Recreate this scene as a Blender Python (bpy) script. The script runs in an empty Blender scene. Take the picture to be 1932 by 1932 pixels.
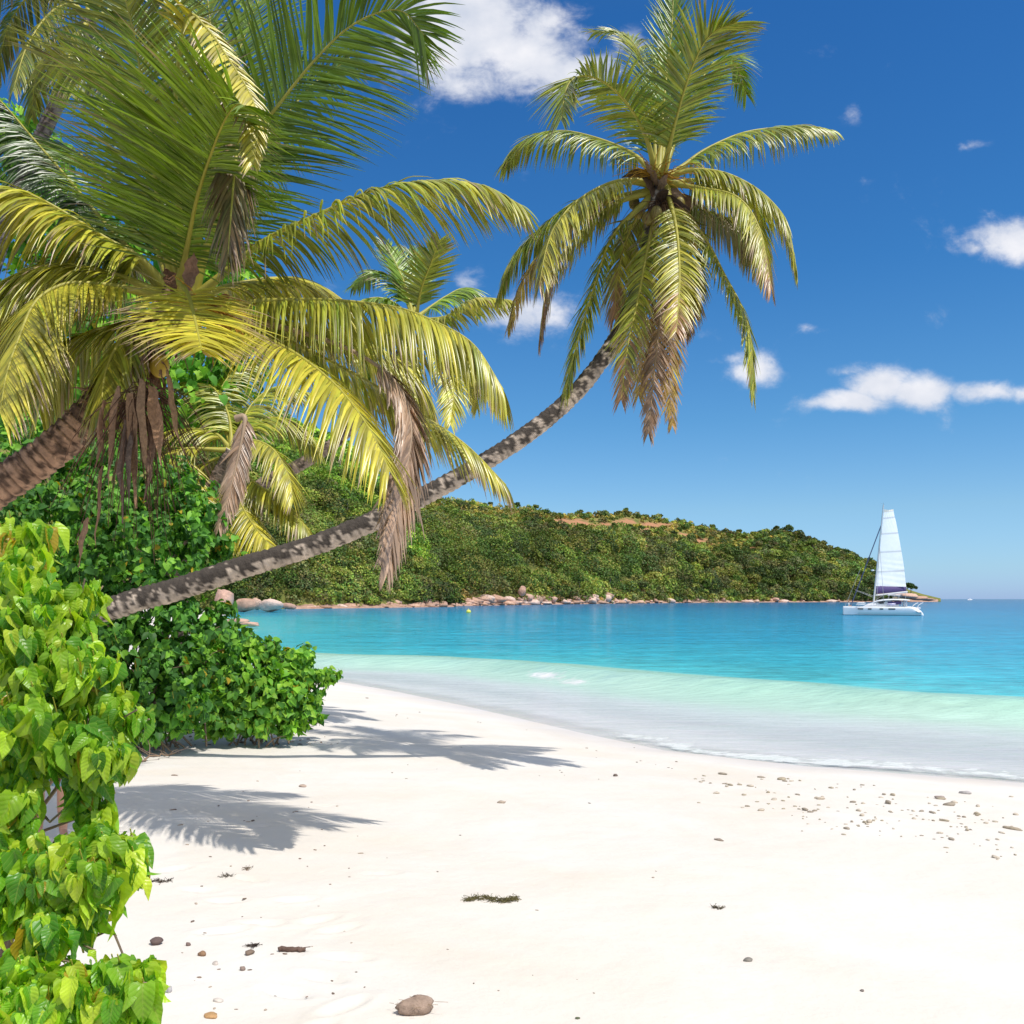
import bpy, math, random
import numpy as np
from mathutils import Vector
random.seed(7)
RNG = np.random.default_rng(11)
scene = bpy.context.scene
col = bpy.data.collections.new("beach"); scene.collection.children.link(col)
R = math.radians

# ------------------------------------------------------------------ camera
F = 1800.0; HZ = 1130.0; EYE = 3.2
cam_d = bpy.data.cameras.new("camera"); cam = bpy.data.objects.new("camera", cam_d)
col.objects.link(cam); scene.camera = cam
cam.location = (0, 0, EYE); cam.rotation_euler = (R(90), 0, 0)
cam_d.sensor_width = 36; cam_d.lens = 36 * F / 1932
cam_d.shift_y = (HZ - 966) / 1932
cam_d.clip_start = 0.1; cam_d.clip_end = 30000
scene.render.resolution_x = 1024; scene.render.resolution_y = 1024
scene.view_settings.view_transform = 'Standard'; scene.view_settings.look = 'None'
scene.view_settings.exposure = 0.12; scene.view_settings.gamma = 1

# ------------------------------------------------------------------ sun and sky
LD = Vector((-0.42, 0.33, -1.0)).normalized()          # direction the light travels
sun_d = bpy.data.lights.new("sun", 'SUN'); sun_o = bpy.data.objects.new("sun", sun_d); col.objects.link(sun_o)
sun_d.energy = 3.5; sun_d.angle = R(0.53); sun_d.color = (1.0, 0.955, 0.88)
sun_o.rotation_euler = LD.to_track_quat('-Z', 'Y').to_euler(); sun_o.location = (0, 0, 60)
ELEV = math.asin(-LD.z); AZ = math.atan2(-LD.x, -LD.y)
world = bpy.data.worlds.new("World"); scene.world = world; world.use_nodes = True
wt = world.node_tree; wt.nodes.clear()
def wn(t, **k):
    n = wt.nodes.new(t)
    for a, b in k.items(): setattr(n, a, b)
    return n
def wl(a, b): wt.links.new(a, b)
def wmath(op, a, b=None, c=None):
    n = wn('ShaderNodeMath', operation=op)
    for i, x in enumerate((a, b, c)):
        if x is None: continue
        if isinstance(x, (int, float)): n.inputs[i].default_value = x
        else: wl(x, n.inputs[i])
    return n.outputs[0]
SKYS = 0.1
sky = wn('ShaderNodeTexSky', sky_type='NISHITA', sun_disc=False)
sky.sun_elevation = ELEV; sky.sun_rotation = AZ; sky.altitude = 0; sky.air_density = 1.0; sky.dust_density = 0.3; sky.ozone_density = 1.6
tc = wn('ShaderNodeTexCoord'); sx = wn('ShaderNodeSeparateXYZ'); wl(tc.outputs['Generated'], sx.inputs[0])
ramp = wn('ShaderNodeValToRGB'); wl(sx.outputs[2], ramp.inputs[0])
SKYT = [(0.0, (0.56, 0.86, 1.75)), (0.03, (0.60, 0.92, 1.45)), (0.09, (0.62, 0.92, 1.22)), (0.18, (0.42, 0.84, 1.16)), (0.32, (0.26, 0.74, 1.16)), (0.52, (0.20, 0.68, 1.18)), (0.7, (0.5, 0.85, 1.1)), (1.0, (0.6, 0.9, 1.1))]
cr = ramp.color_ramp
while len(cr.elements) < len(SKYT): cr.elements.new(0.5)
for e, (p, c) in zip(cr.elements, SKYT): e.position = p; e.color = (*c, 1)
mul = wn('ShaderNodeMix', data_type='RGBA', blend_type='MULTIPLY'); mul.inputs[0].default_value = 1
wl(sky.outputs[0], mul.inputs[6]); wl(ramp.outputs[0], mul.inputs[7])
bg1 = wn('ShaderNodeBackground'); bg1.inputs[1].default_value = SKYS; wl(mul.outputs[2], bg1.inputs[0])
# clouds live on the sky sphere as directions (azimuth slope, elevation slope)
ypos = wmath('MAXIMUM', sx.outputs[1], 0.02)
px = wmath('DIVIDE', sx.outputs[0], ypos); pz = wmath('DIVIDE', sx.outputs[2], ypos)
pv = wn('ShaderNodeCombineXYZ'); wl(px, pv.inputs[0]); wl(pz, pv.inputs[1])
CL = [(880, 60, 150, 120, 1.15), (985, 120, 140, 78, 1.1), (900, 150, 120, 55, 1.0), (1080, 125, 100, 38, .85), (1200, 80, 45, 40, .6), (1015, 50, 90, 55, .8), (850, 10, 80, 70, 1.),
      (1010, 590, 120, 42, .85), (930, 600, 60, 28, .6), (885, 530, 42, 20, .5), (1430, 702, 62, 34, .95), (1395, 680, 60, 14, .5),
      (1600, 757, 95, 22, .95), (1665, 728, 60, 38, 1.05), (1740, 738, 90, 32, 1.05), (1850, 738, 110, 26, 1.0), (1960, 740, 90, 24, .9),
      (1915, 455, 80, 48, 1.1), (1850, 470, 45, 20, .6), (1612, 215, 30, 34, .55), (1530, 620, 34, 16, .6), (1835, 270, 40, 14, .42), (1610, 700, 60, 12, .45)]
mx = None
for (u, v, ru, rv, s) in CL:
    a = wn('ShaderNodeVectorMath', operation='SUBTRACT'); wl(pv.outputs[0], a.inputs[0]); a.inputs[1].default_value = ((u - 966) / F, (HZ - v) / F, 0)
    b = wn('ShaderNodeVectorMath', operation='MULTIPLY'); wl(a.outputs[0], b.inputs[0]); b.inputs[1].default_value = (F / ru, F / rv, 0)
    c = wn('ShaderNodeVectorMath', operation='DOT_PRODUCT'); wl(b.outputs[0], c.inputs[0]); wl(b.outputs[0], c.inputs[1])
    g = wmath('MULTIPLY', wmath('EXPONENT', wmath('MULTIPLY', c.outputs['Value'], -0.9)), s)
    mx = g if mx is None else wmath('MAXIMUM', mx, g)
def wnoise(scale, detail, rough, dist=0.0, stretch=(1, 1.35, 1)):
    m = wn('ShaderNodeVectorMath', operation='MULTIPLY'); wl(pv.outputs[0], m.inputs[0]); m.inputs[1].default_value = stretch
    n = wn('ShaderNodeTexNoise'); n.inputs['Scale'].default_value = scale; n.inputs['Detail'].default_value = detail
    n.inputs['Roughness'].default_value = rough; n.inputs['Distortion'].default_value = dist; wl(m.outputs[0], n.inputs[0])
    return n.outputs[0]
n1 = wnoise(8, 9, 0.62, 0.25); n2 = wnoise(26, 8, 0.62, 0.3)
den = wmath('ADD', mx, wmath('MULTIPLY', wmath('SUBTRACT', n1, 0.5), 1.7))
den = wmath('ADD', den, wmath('MULTIPLY', wmath('SUBTRACT', n2, 0.5), 1.0))
mr = wn('ShaderNodeMapRange', interpolation_type='SMOOTHERSTEP'); wl(den, mr.inputs[0]); mr.inputs[1].default_value = 0.2; mr.inputs[2].default_value = 1.05
msk = wmath('MULTIPLY', mr.outputs[0], wmath('GREATER_THAN', sx.outputs[1], 0.05))
msk = wmath('MULTIPLY', msk, 0.97)
def smooth_(x, a, b_):
    k = wn('ShaderNodeMapRange', interpolation_type='SMOOTHSTEP'); wl(x, k.inputs[0]); k.inputs[1].default_value = a; k.inputs[2].default_value = b_; return k.outputs[0]
# unseen broken cloud overhead and behind, added to brighten the fill in shadows
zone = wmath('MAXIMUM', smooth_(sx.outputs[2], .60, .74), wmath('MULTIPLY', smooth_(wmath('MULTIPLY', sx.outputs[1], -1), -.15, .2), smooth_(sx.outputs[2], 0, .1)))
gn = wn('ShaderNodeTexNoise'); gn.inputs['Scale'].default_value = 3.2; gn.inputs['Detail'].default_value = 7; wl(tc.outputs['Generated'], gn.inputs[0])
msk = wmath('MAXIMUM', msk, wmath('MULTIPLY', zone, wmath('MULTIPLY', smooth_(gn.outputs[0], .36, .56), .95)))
shade = wn('ShaderNodeMapRange'); wl(wnoise(14, 6, 0.5, 0.0), shade.inputs[0]); shade.inputs[1].default_value = 0.3; shade.inputs[2].default_value = 0.62
cmix = wn('ShaderNodeMix', data_type='RGBA'); wl(shade.outputs[0], cmix.inputs[0])
cmix.inputs[6].default_value = (0.60, 0.65, 0.76, 1); cmix.inputs[7].default_value = (0.88, 0.88, 0.92, 1)
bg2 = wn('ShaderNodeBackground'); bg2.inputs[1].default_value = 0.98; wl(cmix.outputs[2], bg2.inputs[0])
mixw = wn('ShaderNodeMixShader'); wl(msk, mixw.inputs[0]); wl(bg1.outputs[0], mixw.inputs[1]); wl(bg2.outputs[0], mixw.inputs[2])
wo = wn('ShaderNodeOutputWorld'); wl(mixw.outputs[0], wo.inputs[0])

# ------------------------------------------------------------------ helpers
def P(u, v, Y): return np.array([(u - 966) / F * Y, Y, EYE - (v - HZ) / F * Y])
def nrm(a): return a / np.maximum(np.linalg.norm(a, axis=-1, keepdims=True), 1e-9)
_lat = np.random.default_rng(3).random(4096)
def vnoise(x, y, z=0.0):
    x = np.asarray(x, float); y = np.asarray(y, float); z = np.asarray(z, float) + 0 * x
    xi, yi, zi = np.floor(x).astype(int), np.floor(y).astype(int), np.floor(z).astype(int)
    fx, fy, fz = x - xi, y - yi, z - zi
    fx, fy, fz = [f * f * (3 - 2 * f) for f in (fx, fy, fz)]
    def h(a, b, c): return _lat[((a * 73856093) ^ (b * 19349663) ^ (c * 83492791)) & 4095]
    r = 0
    for dx in (0, 1):
        for dy in (0, 1):
            for dz in (0, 1):
                w = (fx if dx else 1 - fx) * (fy if dy else 1 - fy) * (fz if dz else 1 - fz)
                r = r + w * h(xi + dx, yi + dy, zi + dz)
    return r
def fbm(x, y, z=0.0, o=4):
    s = 0; a = 0.5; f = 1.0
    for i in range(o): s = s + a * vnoise(x * f + i * 17.3, y * f - i * 9.1, np.asarray(z) * f); a *= 0.5; f *= 2.03
    return s
def spline(pts, n):
    p = np.array(pts, float)
    if len(p) < 3:
        t = np.linspace(0, 1, n)[:, None]; return p[0] * (1 - t) + p[-1] * t
    q = np.vstack([2 * p[0] - p[1], p, 2 * p[-1] - p[-2]])
    seg = np.linalg.norm(np.diff(p, axis=0), axis=1); cum = np.concatenate([[0], np.cumsum(seg)]); out = []
    for s in np.linspace(0, cum[-1], n):
        i = min(np.searchsorted(cum, s, side='right') - 1, len(p) - 2); t = (s - cum[i]) / max(seg[i], 1e-9)
        a, b, c, d = q[i], q[i + 1], q[i + 2], q[i + 3]
        out.append(0.5 * ((2 * b) + (-a + c) * t + (2 * a - 5 * b + 4 * c - d) * t * t + (-a + 3 * b - 3 * c + d) * t ** 3))
    return np.array(out)

class MB:                       # collects geometry (world coordinates) for one mesh object
    def __init__(s): s.v = []; s.f = []; s.c = []; s.uv = []; s.n = 0
    def add(s, v, f, c=None, uv=None):
        v = np.asarray(v, float).reshape(-1, 3); f = np.asarray(f, int)
        s.v.append(v); s.f.append(f + s.n); s.n += len(v)
        if c is None: c = (1, 1, 1)
        c = np.asarray(c, float); s.c.append(np.broadcast_to(c, (len(v), c.shape[-1]))[:, :3] if c.ndim == 1 else c)
        s.uv.append(np.zeros((len(v), 2)) if uv is None else np.asarray(uv, float))
    def tube(s, pts, rad, n=8, c=None, cap=True):
        pts = np.asarray(pts, float); m = len(pts); rad = np.broadcast_to(np.asarray(rad, float), (m,))
        T = nrm(np.gradient(pts, axis=0)); up = np.array([0, 0, 1.0]) if abs(T[0][2]) < 0.9 else np.array([1.0, 0, 0])
        A = []
        for t in T:
            up = up - t * np.dot(up, t); up = up / max(np.linalg.norm(up), 1e-9); A.append(up)
        A = np.array(A); B = np.cross(T, A); th = np.arange(n) * 2 * math.pi / n
        V = pts[:, None] + rad[:, None, None] * (A[:, None] * np.cos(th)[None, :, None] + B[:, None] * np.sin(th)[None, :, None])
        idx = np.arange(m * n).reshape(m, n); a = idx[:-1]; b = idx[1:]
        Fq = np.stack([a, np.roll(a, -1, 1), np.roll(b, -1, 1), b], -1).reshape(-1, 4)
        if c is not None and np.ndim(c) == 2 and len(c) == m: c = np.repeat(np.asarray(c, float), n, axis=0)
        s.add(V.reshape(-1, 3), Fq, c)
        if cap:
            cc = (1, 1, 1) if c is None else (c if np.ndim(c) == 1 else np.asarray(c)[0])
            for k, ring in ((0, V[0]), (1, V[-1])):
                ctr = ring.mean(0); vv = np.vstack([ring, ctr]); i = np.arange(n); j = (i + 1) % n
                ff = np.stack([j, i, i * 0 + n], -1) if k == 0 else np.stack([i, j, i * 0 + n], -1)
                s.add(vv, ff, np.broadcast_to(np.asarray(cc, float), (n + 1, 3)))
        return V
    def box(s, c, d, col_=None, rot=0, taper=1.0):
        x, y, z = [k / 2 for k in d]; v = np.array([[i * x * (taper if k > 0 else 1), j * y * (taper if k > 0 else 1), k * z] for k in (-1, 1) for j in (-1, 1) for i in (-1, 1)])
        if rot: cs, sn = math.cos(rot), math.sin(rot); v = v @ np.array([[cs, sn, 0], [-sn, cs, 0], [0, 0, 1]])
        s.add(v + np.array(c), [[0, 2, 3, 1], [4, 5, 7, 6], [0, 1, 5, 4], [2, 6, 7, 3], [0, 4, 6, 2], [1, 3, 7, 5]], col_)
    def build(s, name, mat, parent=None, origin=None, smooth=False):
        me = bpy.data.meshes.new(name); V = np.vstack(s.v)
        o = bpy.data.objects.new(name, me); col.objects.link(o)
        if parent is not None:
            base = np.array(parent['_w']); o.parent = parent; o['_w'] = list(base)
        else:
            base = np.array(origin if origin is not None else (0, 0, 0), float); o.location = base; o['_w'] = [float(k) for k in base]
        V = V - base
        me.vertices.add(len(V)); me.vertices.foreach_set('co', V.ravel())
        L = []; st = []; k = 0
        for f in s.f:
            L.append(f.ravel()); w = f.shape[1]; st.append(k + np.arange(len(f)) * w); k += f.size
        L = np.concatenate(L); st = np.concatenate(st)
        me.loops.add(len(L)); me.loops.foreach_set('vertex_index', L.astype(np.int32))
        me.polygons.add(len(st)); me.polygons.foreach_set('loop_start', st.astype(np.int32))
        me.update(calc_edges=True)
        C = np.vstack(s.c); at = me.color_attributes.new('Col', 'FLOAT_COLOR', 'POINT')
        if C.shape[1] == 3: C = np.hstack([C, np.ones((len(C), 1))])
        at.data.foreach_set('color', C.astype(np.float32).ravel())
        UV = np.vstack(s.uv)
        if UV.any(): ul = me.uv_layers.new(name='UVMap'); ul.data.foreach_set('uv', UV[L].astype(np.float32).ravel())
        if smooth: me.polygons.foreach_set('use_smooth', np.ones(len(st), bool))
        me.materials.append(mat); me.validate()
        return o
def tag(o, label=None, cat=None, group=None, kind=None):
    if label: o['label'] = label
    if cat: o['category'] = cat
    if group: o['group'] = group
    if kind: o['kind'] = kind
    return o
def empty(name, loc, label, cat, group=None):
    o = bpy.data.objects.new(name, None); col.objects.link(o); o.location = loc; o['_w'] = [float(k) for k in loc]; o.empty_display_size = 0.2
    return tag(o, label, cat, group)

# ------------------------------------------------------------------ materials
def mat(name):
    m = bpy.data.materials.new(name); m.use_nodes = True; nt = m.node_tree; nt.nodes.clear()
    def n(t, **k):
        x = nt.nodes.new(t)
        for a, b in k.items():
            if a.startswith('i_'): x.inputs[a[2:].replace('_', ' ')].default_value = b
            else: setattr(x, a, b)
        return x
    def l(a, b): nt.links.new(a, b)
    out = n('ShaderNodeOutputMaterial'); return m, n, l, out
def leaf_mat(name, trans=0.35, rough=0.42, spec=0.5, tint=(1.15, 1.2, 0.5), veins=False, var=0.25, vscale=6.0):
    m, n, l, out = mat(name)
    at = n('ShaderNodeAttribute', attribute_name='Col')
    geo = n('ShaderNodeTexCoord'); nz = n('ShaderNodeTexNoise', i_Scale=vscale, i_Detail=4.0); l(geo.outputs['Object'], nz.inputs[0])
    mp = n('ShaderNodeMapRange'); l(nz.outputs[0], mp.inputs[0]); mp.inputs[1].default_value = .25; mp.inputs[2].default_value = .75
    mp.inputs[3].default_value = 1 - var; mp.inputs[4].default_value = 1 + var
    sc = n('ShaderNodeVectorMath', operation='SCALE'); l(at.outputs['Color'], sc.inputs[0]); l(mp.outputs[0], sc.inputs['Scale'])
    c = sc.outputs[0]
    bs = n('ShaderNodeBsdfPrincipled', i_Roughness=rough); bs.inputs['Specular IOR Level'].default_value = spec
    if veins:
        uv = n('ShaderNodeUVMap'); s = n('ShaderNodeSeparateXYZ'); l(uv.outputs[0], s.inputs[0])
        ab = n('ShaderNodeMath', operation='ABSOLUTE'); l(s.outputs[0], ab.inputs[0])
        a2 = n('ShaderNodeMath', operation='MULTIPLY_ADD'); l(ab.outputs[0], a2.inputs[0]); a2.inputs[1].default_value = -0.75; l(s.outputs[1], a2.inputs[2])
        fr = n('ShaderNodeMath', operation='MULTIPLY'); l(a2.outputs[0], fr.inputs[0]); fr.inputs[1].default_value = 7
        pp = n('ShaderNodeMath', operation='PINGPONG'); l(fr.outputs[0], pp.inputs[0]); pp.inputs[1].default_value = 0.5
        v1 = n('ShaderNodeMath', operation='LESS_THAN'); l(pp.outputs[0], v1.inputs[0]); v1.inputs[1].default_value = 0.05
        v2 = n('ShaderNodeMath', operation='LESS_THAN'); l(ab.outputs[0], v2.inputs[0]); v2.inputs[1].default_value = 0.025
        vm = n('ShaderNodeMath', operation='MAXIMUM'); l(v1.outputs[0], vm.inputs[0]); l(v2.outputs[0], vm.inputs[1])
        vf = n('ShaderNodeMath', operation='MULTIPLY'); l(vm.outputs[0], vf.inputs[0]); vf.inputs[1].default_value = .35
        mx = n('ShaderNodeMix', data_type='RGBA'); l(vf.outputs[0], mx.inputs[0]); l(c, mx.inputs[6]); mx.inputs[7].default_value = (.5, .6, .12, 1); c = mx.outputs[2]
        bp = n('ShaderNodeBump', i_Strength=.5, i_Distance=.004); l(pp.outputs[0], bp.inputs['Height']); l(bp.outputs[0], bs.inputs['Normal'])
    l(c, bs.inputs['Base Color'])
    tm = n('ShaderNodeVectorMath', operation='MULTIPLY'); l(c, tm.inputs[0]); tm.inputs[1].default_value = tint
    tr = n('ShaderNodeBsdfTranslucent'); l(tm.outputs[0], tr.inputs[0])
    mx = n('ShaderNodeMixShader'); mx.inputs[0].default_value = trans; l(bs.outputs[0], mx.inputs[1]); l(tr.outputs[0], mx.inputs[2]); l(mx.outputs[0], out.inputs[0])
    return m
def plain(name, color=None, rough=0.6, spec=0.4, nscale=8.0, var=0.15, bump=0.0, bscale=20.0, bdist=0.02, metal=0.0, coord='Object'):
    m, n, l, out = mat(name)
    bs = n('ShaderNodeBsdfPrincipled', i_Roughness=rough, i_Metallic=metal); bs.inputs['Specular IOR Level'].default_value = spec
    tcx = n('ShaderNodeTexCoord'); nz = n('ShaderNodeTexNoise', i_Scale=nscale, i_Detail=6.0); l(tcx.outputs[coord], nz.inputs[0])
    mp = n('ShaderNodeMapRange'); l(nz.outputs[0], mp.inputs[0]); mp.inputs[1].default_value = .25; mp.inputs[2].default_value = .75
    mp.inputs[3].default_value = 1 - var; mp.inputs[4].default_value = 1 + var
    sc = n('ShaderNodeVectorMath', operation='SCALE'); l(mp.outputs[0], sc.inputs['Scale'])
    if color is None: at = n('ShaderNodeAttribute', attribute_name='Col'); l(at.outputs['Color'], sc.inputs[0])
    else: sc.inputs[0].default_value = color
    l(sc.outputs[0], bs.inputs['Base Color'])
    if bump:
        b = n('ShaderNodeTexNoise', i_Scale=bscale, i_Detail=8.0, i_Roughness=.65); l(tcx.outputs[coord], b.inputs[0])
        bp = n('ShaderNodeBump', i_Strength=bump, i_Distance=bdist); l(b.outputs[0], bp.inputs['Height']); l(bp.outputs[0], bs.inputs['Normal'])
    l(bs.outputs[0], out.inputs[0]); return m
M = {}
M['frond'] = leaf_mat('palm_leaf', .13, .34, .6, (1.25, 1.25, .4))
M['rib'] = plain('palm_midrib', None, .5, .4)
M['bark'] = plain('palm_bark', None, .9, .2, 14, .22, .9, 26, .03)
M['fibre'] = plain('palm_sheath', None, .95, .1, 30, .3, .8, 60, .02)
M['leaf_near'] = leaf_mat('broad_leaf_bright', .42, .36, .5, (1.35, 1.25, .35), True, .12, 9)
M['leaf_mid'] = leaf_mat('broad_leaf_dark', .34, .5, .25, (1.2, 1.3, .4), False, .3, 1.2)
M['leaf_far'] = leaf_mat('far_foliage', .12, .6, .15, (1.1, 1.2, .5), False, .3, .03)
M['twig'] = plain('twig', None, .85, .2)
M['rock'] = plain('pink_granite', None, .85, .25, .9, .28, .7, 2.2, .5)
M['stone'] = plain('coral_stone', None, .9, .2, 20, .25, .6, 60, .01)

# ------------------------------------------------------------------ shoreline and ground
SH = spline([(90, -40, 0), (45, -10, 0), (22, 7, 0), (13, 14, 0), (8.9, 16.6, 0), (6.6, 17.8, 0), (4.6, 18.9, 0), (3.1, 20.4, 0), (1.4, 23.4, 0), (-1.5, 28.8, 0), (-5.6, 35.5, 0), (-10, 41, 0), (-17, 49, 0), (-26, 68, 0), (-33, 105, 0), (-51, 160, 0), (-67, 215, 0), (-130, 290, 0), (-500, 420, 0)], 260)[:, :2]
CRL = spline([(90, -18, 0), (45, 6, 0), (24, 19, 0), (14.1, 26, 0), (11.1, 28, 0), (9, 30.6, 0), (6.2, 33.4, 0), (3.8, 36.8, 0), (.9, 41, 0), (-3.6, 44.8, 0), (-9.5, 47.5, 0), (-18, 54, 0), (-27, 74, 0), (-34, 108, 0), (-50, 160, 0)], 200)[:, :2]
def sdist(x, y, L):
    shp = np.shape(x); p = np.stack([np.ravel(x), np.ravel(y)], -1); best = np.full(len(p), 1e18); sg = np.ones(len(p))
    for a, b in zip(L[:-1], L[1:]):
        d = b - a; r = p - a; t = np.clip(r @ d / (d @ d), 0, 1); q = r - t[:, None] * d; dd = (q * q).sum(1)
        m = dd < best; best[m] = dd[m]; sg[m] = np.sign(d[0] * r[m, 1] - d[1] * r[m, 0])
    return (np.sqrt(best) * np.where(sg == 0, 1, sg)).reshape(shp)
def zsand(x, y):
    x = np.asarray(x, float); y = np.asarray(y, float); s = sdist(x, y, SH)
    z = np.where(s > 0, 1.9 * (1 - np.exp(-np.maximum(s, 0) / 17)), np.maximum(0.11 * s, -5))
    und = np.clip(s / 3, 0, 1)
    z = z + und * (0.06 * (fbm(x * .45, y * .45) - .47) + 0.03 * (fbm(x * 1.6 + 5, y * 1.6) - .47))
    return z
def ground(u, v):               # the point of the sand seen at (u, v)
    Y = np.linspace(3.5, 60, 1200); X = (u - 966) / F * Y; zr = EYE - (v - HZ) / F * Y
    d = zr - zsand(X, Y); i = int(np.argmax(d < 0)); 
    return np.array([X[i], Y[i], float(zsand(X[i:i + 1], Y[i:i + 1])[0])])

def polar(rs, th):
    r, t = np.meshgrid(rs, th, indexing='ij'); return r * np.sin(t), r * np.cos(t)
def gridf(a, b):
    i = np.arange(a * b).reshape(a, b); return np.stack([i[:-1, :-1], i[:-1, 1:], i[1:, 1:], i[1:, :-1]], -1).reshape(-1, 4)
rs = np.concatenate([[0.2], np.linspace(1, 3, 8), np.geomspace(3.05, 60, 520), np.geomspace(61, 600, 60)]); th = np.linspace(R(-75), R(75), 560)
X, Y = polar(rs, th); Z = zsand(X, Y); s = sdist(X, Y, SH)
# footprints and scuffs in the dry sand
fr = np.random.default_rng(5)
prints = [(600, 1740), (640, 1755), (560, 1700), (655, 1812), (610, 1850), (500, 1745), (430, 1700), (470, 1660), (540, 1880), (650, 1900), (420, 1760), (380, 1680), (720, 1650), (580, 1950), (330, 1640), (495, 1560), (610, 1520), (560, 1465)]
for (u, v) in prints:
    g = ground(u, v); a = fr.uniform(-.5, .9); dx = X - g[0]; dy = Y - g[1]
    p = dx * math.cos(a) + dy * math.sin(a); q = -dx * math.sin(a) + dy * math.cos(a); e = (p / .14) ** 2 + (q / .055) ** 2
    Z += -.022 * np.exp(-e ** 2) + .009 * np.exp(-((np.sqrt(e) - 1.5) / .4) ** 2)
C = np.zeros(X.shape + (3,)); dry = np.array([.725, .69, .635]); wet = np.array([.60, .575, .565]); soil = np.array([.40, .33, .24])
w = np.clip((s + fbm(X * .8, Y * .8) * 1.4 - .7) / 1.8, 0, 1)[..., None]; C = wet * (1 - w) + dry * w
w2 = np.clip((s - 24 + 8 * fbm(X * .1, Y * .1)) / 10, 0, 1)[..., None] * np.clip((-X - 6) / 4, 0, 1)[..., None]; C = C * (1 - w2) + soil * w2
b = MB(); b.add(np.stack([X, Y, Z], -1), gridf(*X.shape), C.reshape(-1, 3))
m, n, l, out = mat('sand')
at = n('ShaderNodeAttribute', attribute_name='Col'); t_ = n('ShaderNodeTexCoord')
na = n('ShaderNodeTexNoise', i_Scale=.5, i_Detail=7.0, i_Roughness=.6, i_Distortion=.6); l(t_.outputs['Object'], na.inputs[0])
mp = n('ShaderNodeMapRange'); l(na.outputs[0], mp.inputs[0]); mp.inputs[1].default_value = .3; mp.inputs[2].default_value = .7
mc = n('ShaderNodeMix', data_type='RGBA'); l(mp.outputs[0], mc.inputs[0]); mc.inputs[6].default_value = (.98, .93, .87, 1); mc.inputs[7].default_value = (1.03, 1.03, 1.04, 1)
mm = n('ShaderNodeMix', data_type='RGBA', blend_type='MULTIPLY'); mm.inputs[0].default_value = 1; l(at.outputs['Color'], mm.inputs[6]); l(mc.outputs[2], mm.inputs[7])
vg = n('ShaderNodeTexNoise', i_Scale=160.0, i_Detail=3.0); l(t_.outputs['Object'], vg.inputs[0])
sp = n('ShaderNodeMapRange'); l(vg.outputs[0], sp.inputs[0]); sp.inputs[1].default_value = .66; sp.inputs[2].default_value = .74; sp.inputs[3].default_value = 1; sp.inputs[4].default_value = .82
sc = n('ShaderNodeVectorMath', operation='SCALE'); l(mm.outputs[2], sc.inputs[0]); l(sp.outputs[0], sc.inputs['Scale'])
bs = n('ShaderNodeBsdfPrincipled', i_Roughness=.9); bs.inputs['Specular IOR Level'].default_value = .2; l(sc.outputs[0], bs.inputs['Base Color'])
nb = n('ShaderNodeTexNoise', i_Scale=3.0, i_Detail=10.0, i_Roughness=.62); l(t_.outputs['Object'], nb.inputs[0])
bp = n('ShaderNodeBump', i_Strength=.34, i_Distance=.07); l(nb.outputs[0], bp.inputs['Height']); l(bp.outputs[0], bs.inputs['Normal']); l(bs.outputs[0], out.inputs[0])
tag(b.build('sand', m, smooth=True), 'white sand beach sloping down to the turquoise water', None, None, 'structure')

# ------------------------------------------------------------------ sea
rs = np.concatenate([np.geomspace(8, 90, 520), np.geomspace(91, 600, 120), np.geomspace(620, 20000, 60)]); th = np.linspace(R(-80), R(80), 420)
X, Y = polar(rs, th); s = sdist(X, Y, SH); w = sdist(X, Y, CRL)
amp = .46 * np.clip((X + 20) / 8, 0, 1) * (.8 + .4 * fbm(X * .15, Y * .15)); w_ = w + 1.6 * (fbm(X * .12, Y * .12 + 9) - .47)
Z = amp * np.where(w_ > 0, np.exp(-(w_ / 1.3) ** 2), np.exp(-(w_ / 3.2) ** 2))
Z += np.clip(-s / 4, 0, 1) * .05 * (fbm(X * .35 + Y * .1, Y * .8, o=3) - .45)
Z += .012 + .03 * (s > -.4) * 0
def lerpc(x, xs, cs):
    cs = np.array(cs); return np.stack([np.interp(x, xs, cs[:, k]) for k in range(3)], -1)
ww = w_ + 2.2 * (fbm(X * .2 + 3, Y * .2) - .47)
C = lerpc(-ww, [-9, -5, -2.5, 0, 2.5, 6, 14, 35, 90, 250, 1500],
          [(.95, .94, .97), (.84, .88, .88), (.55, .74, .62), (.38, .64, .50), (.22, .57, .51), (.085, .52, .56), (.045, .44, .54), (.026, .35, .51), (.018, .27, .46), (.016, .19, .39), (.014, .13, .31)])
far = np.clip((np.hypot(X, Y) - 150) / 900, 0, 1)[..., None]
A = np.interp(-ww, [-9, -6, -3.5, -2, 2, 6], [.5, .6, .8, .92, 1.0, 1.0])
A = A * np.clip(-s / 1.2 + .25 + .6 * (fbm(X * .9, Y * 2.2) - .47), .0, 1)
fo = np.clip(1 - np.abs(s + .55 + 1.0 * (fbm(X * .7, Y * .7) - .47)) / .9, 0, 1) ** .6 * np.clip((X + .5) / 4, 0, 1) * np.clip((16 - X) / 5, 0.35, 1)    # swash foam
br = np.exp(-((X - 1.7) / 1.3) ** 4) * np.clip(1 - np.abs(w_ - 1.5) / 1.3, 0, 1) * .74            # small breaking patch
cr_ = .42 * np.exp(-((w_ - .1) / .35) ** 2) * np.clip(1 - np.abs(X - 2.5) / 9, 0, 1) * (fbm(X * .6, Y * .6) > .46)
fo = np.maximum(np.maximum(fo * .78, br), cr_)
fn = fo * (.55 + .9 * np.clip(fbm(X * .9, Y * .9) - .3, 0, .5))
b = MB(); b.add(np.stack([X, Y, Z], -1), gridf(*X.shape), np.concatenate([C, A[..., None]], -1).reshape(-1, 4))
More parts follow.
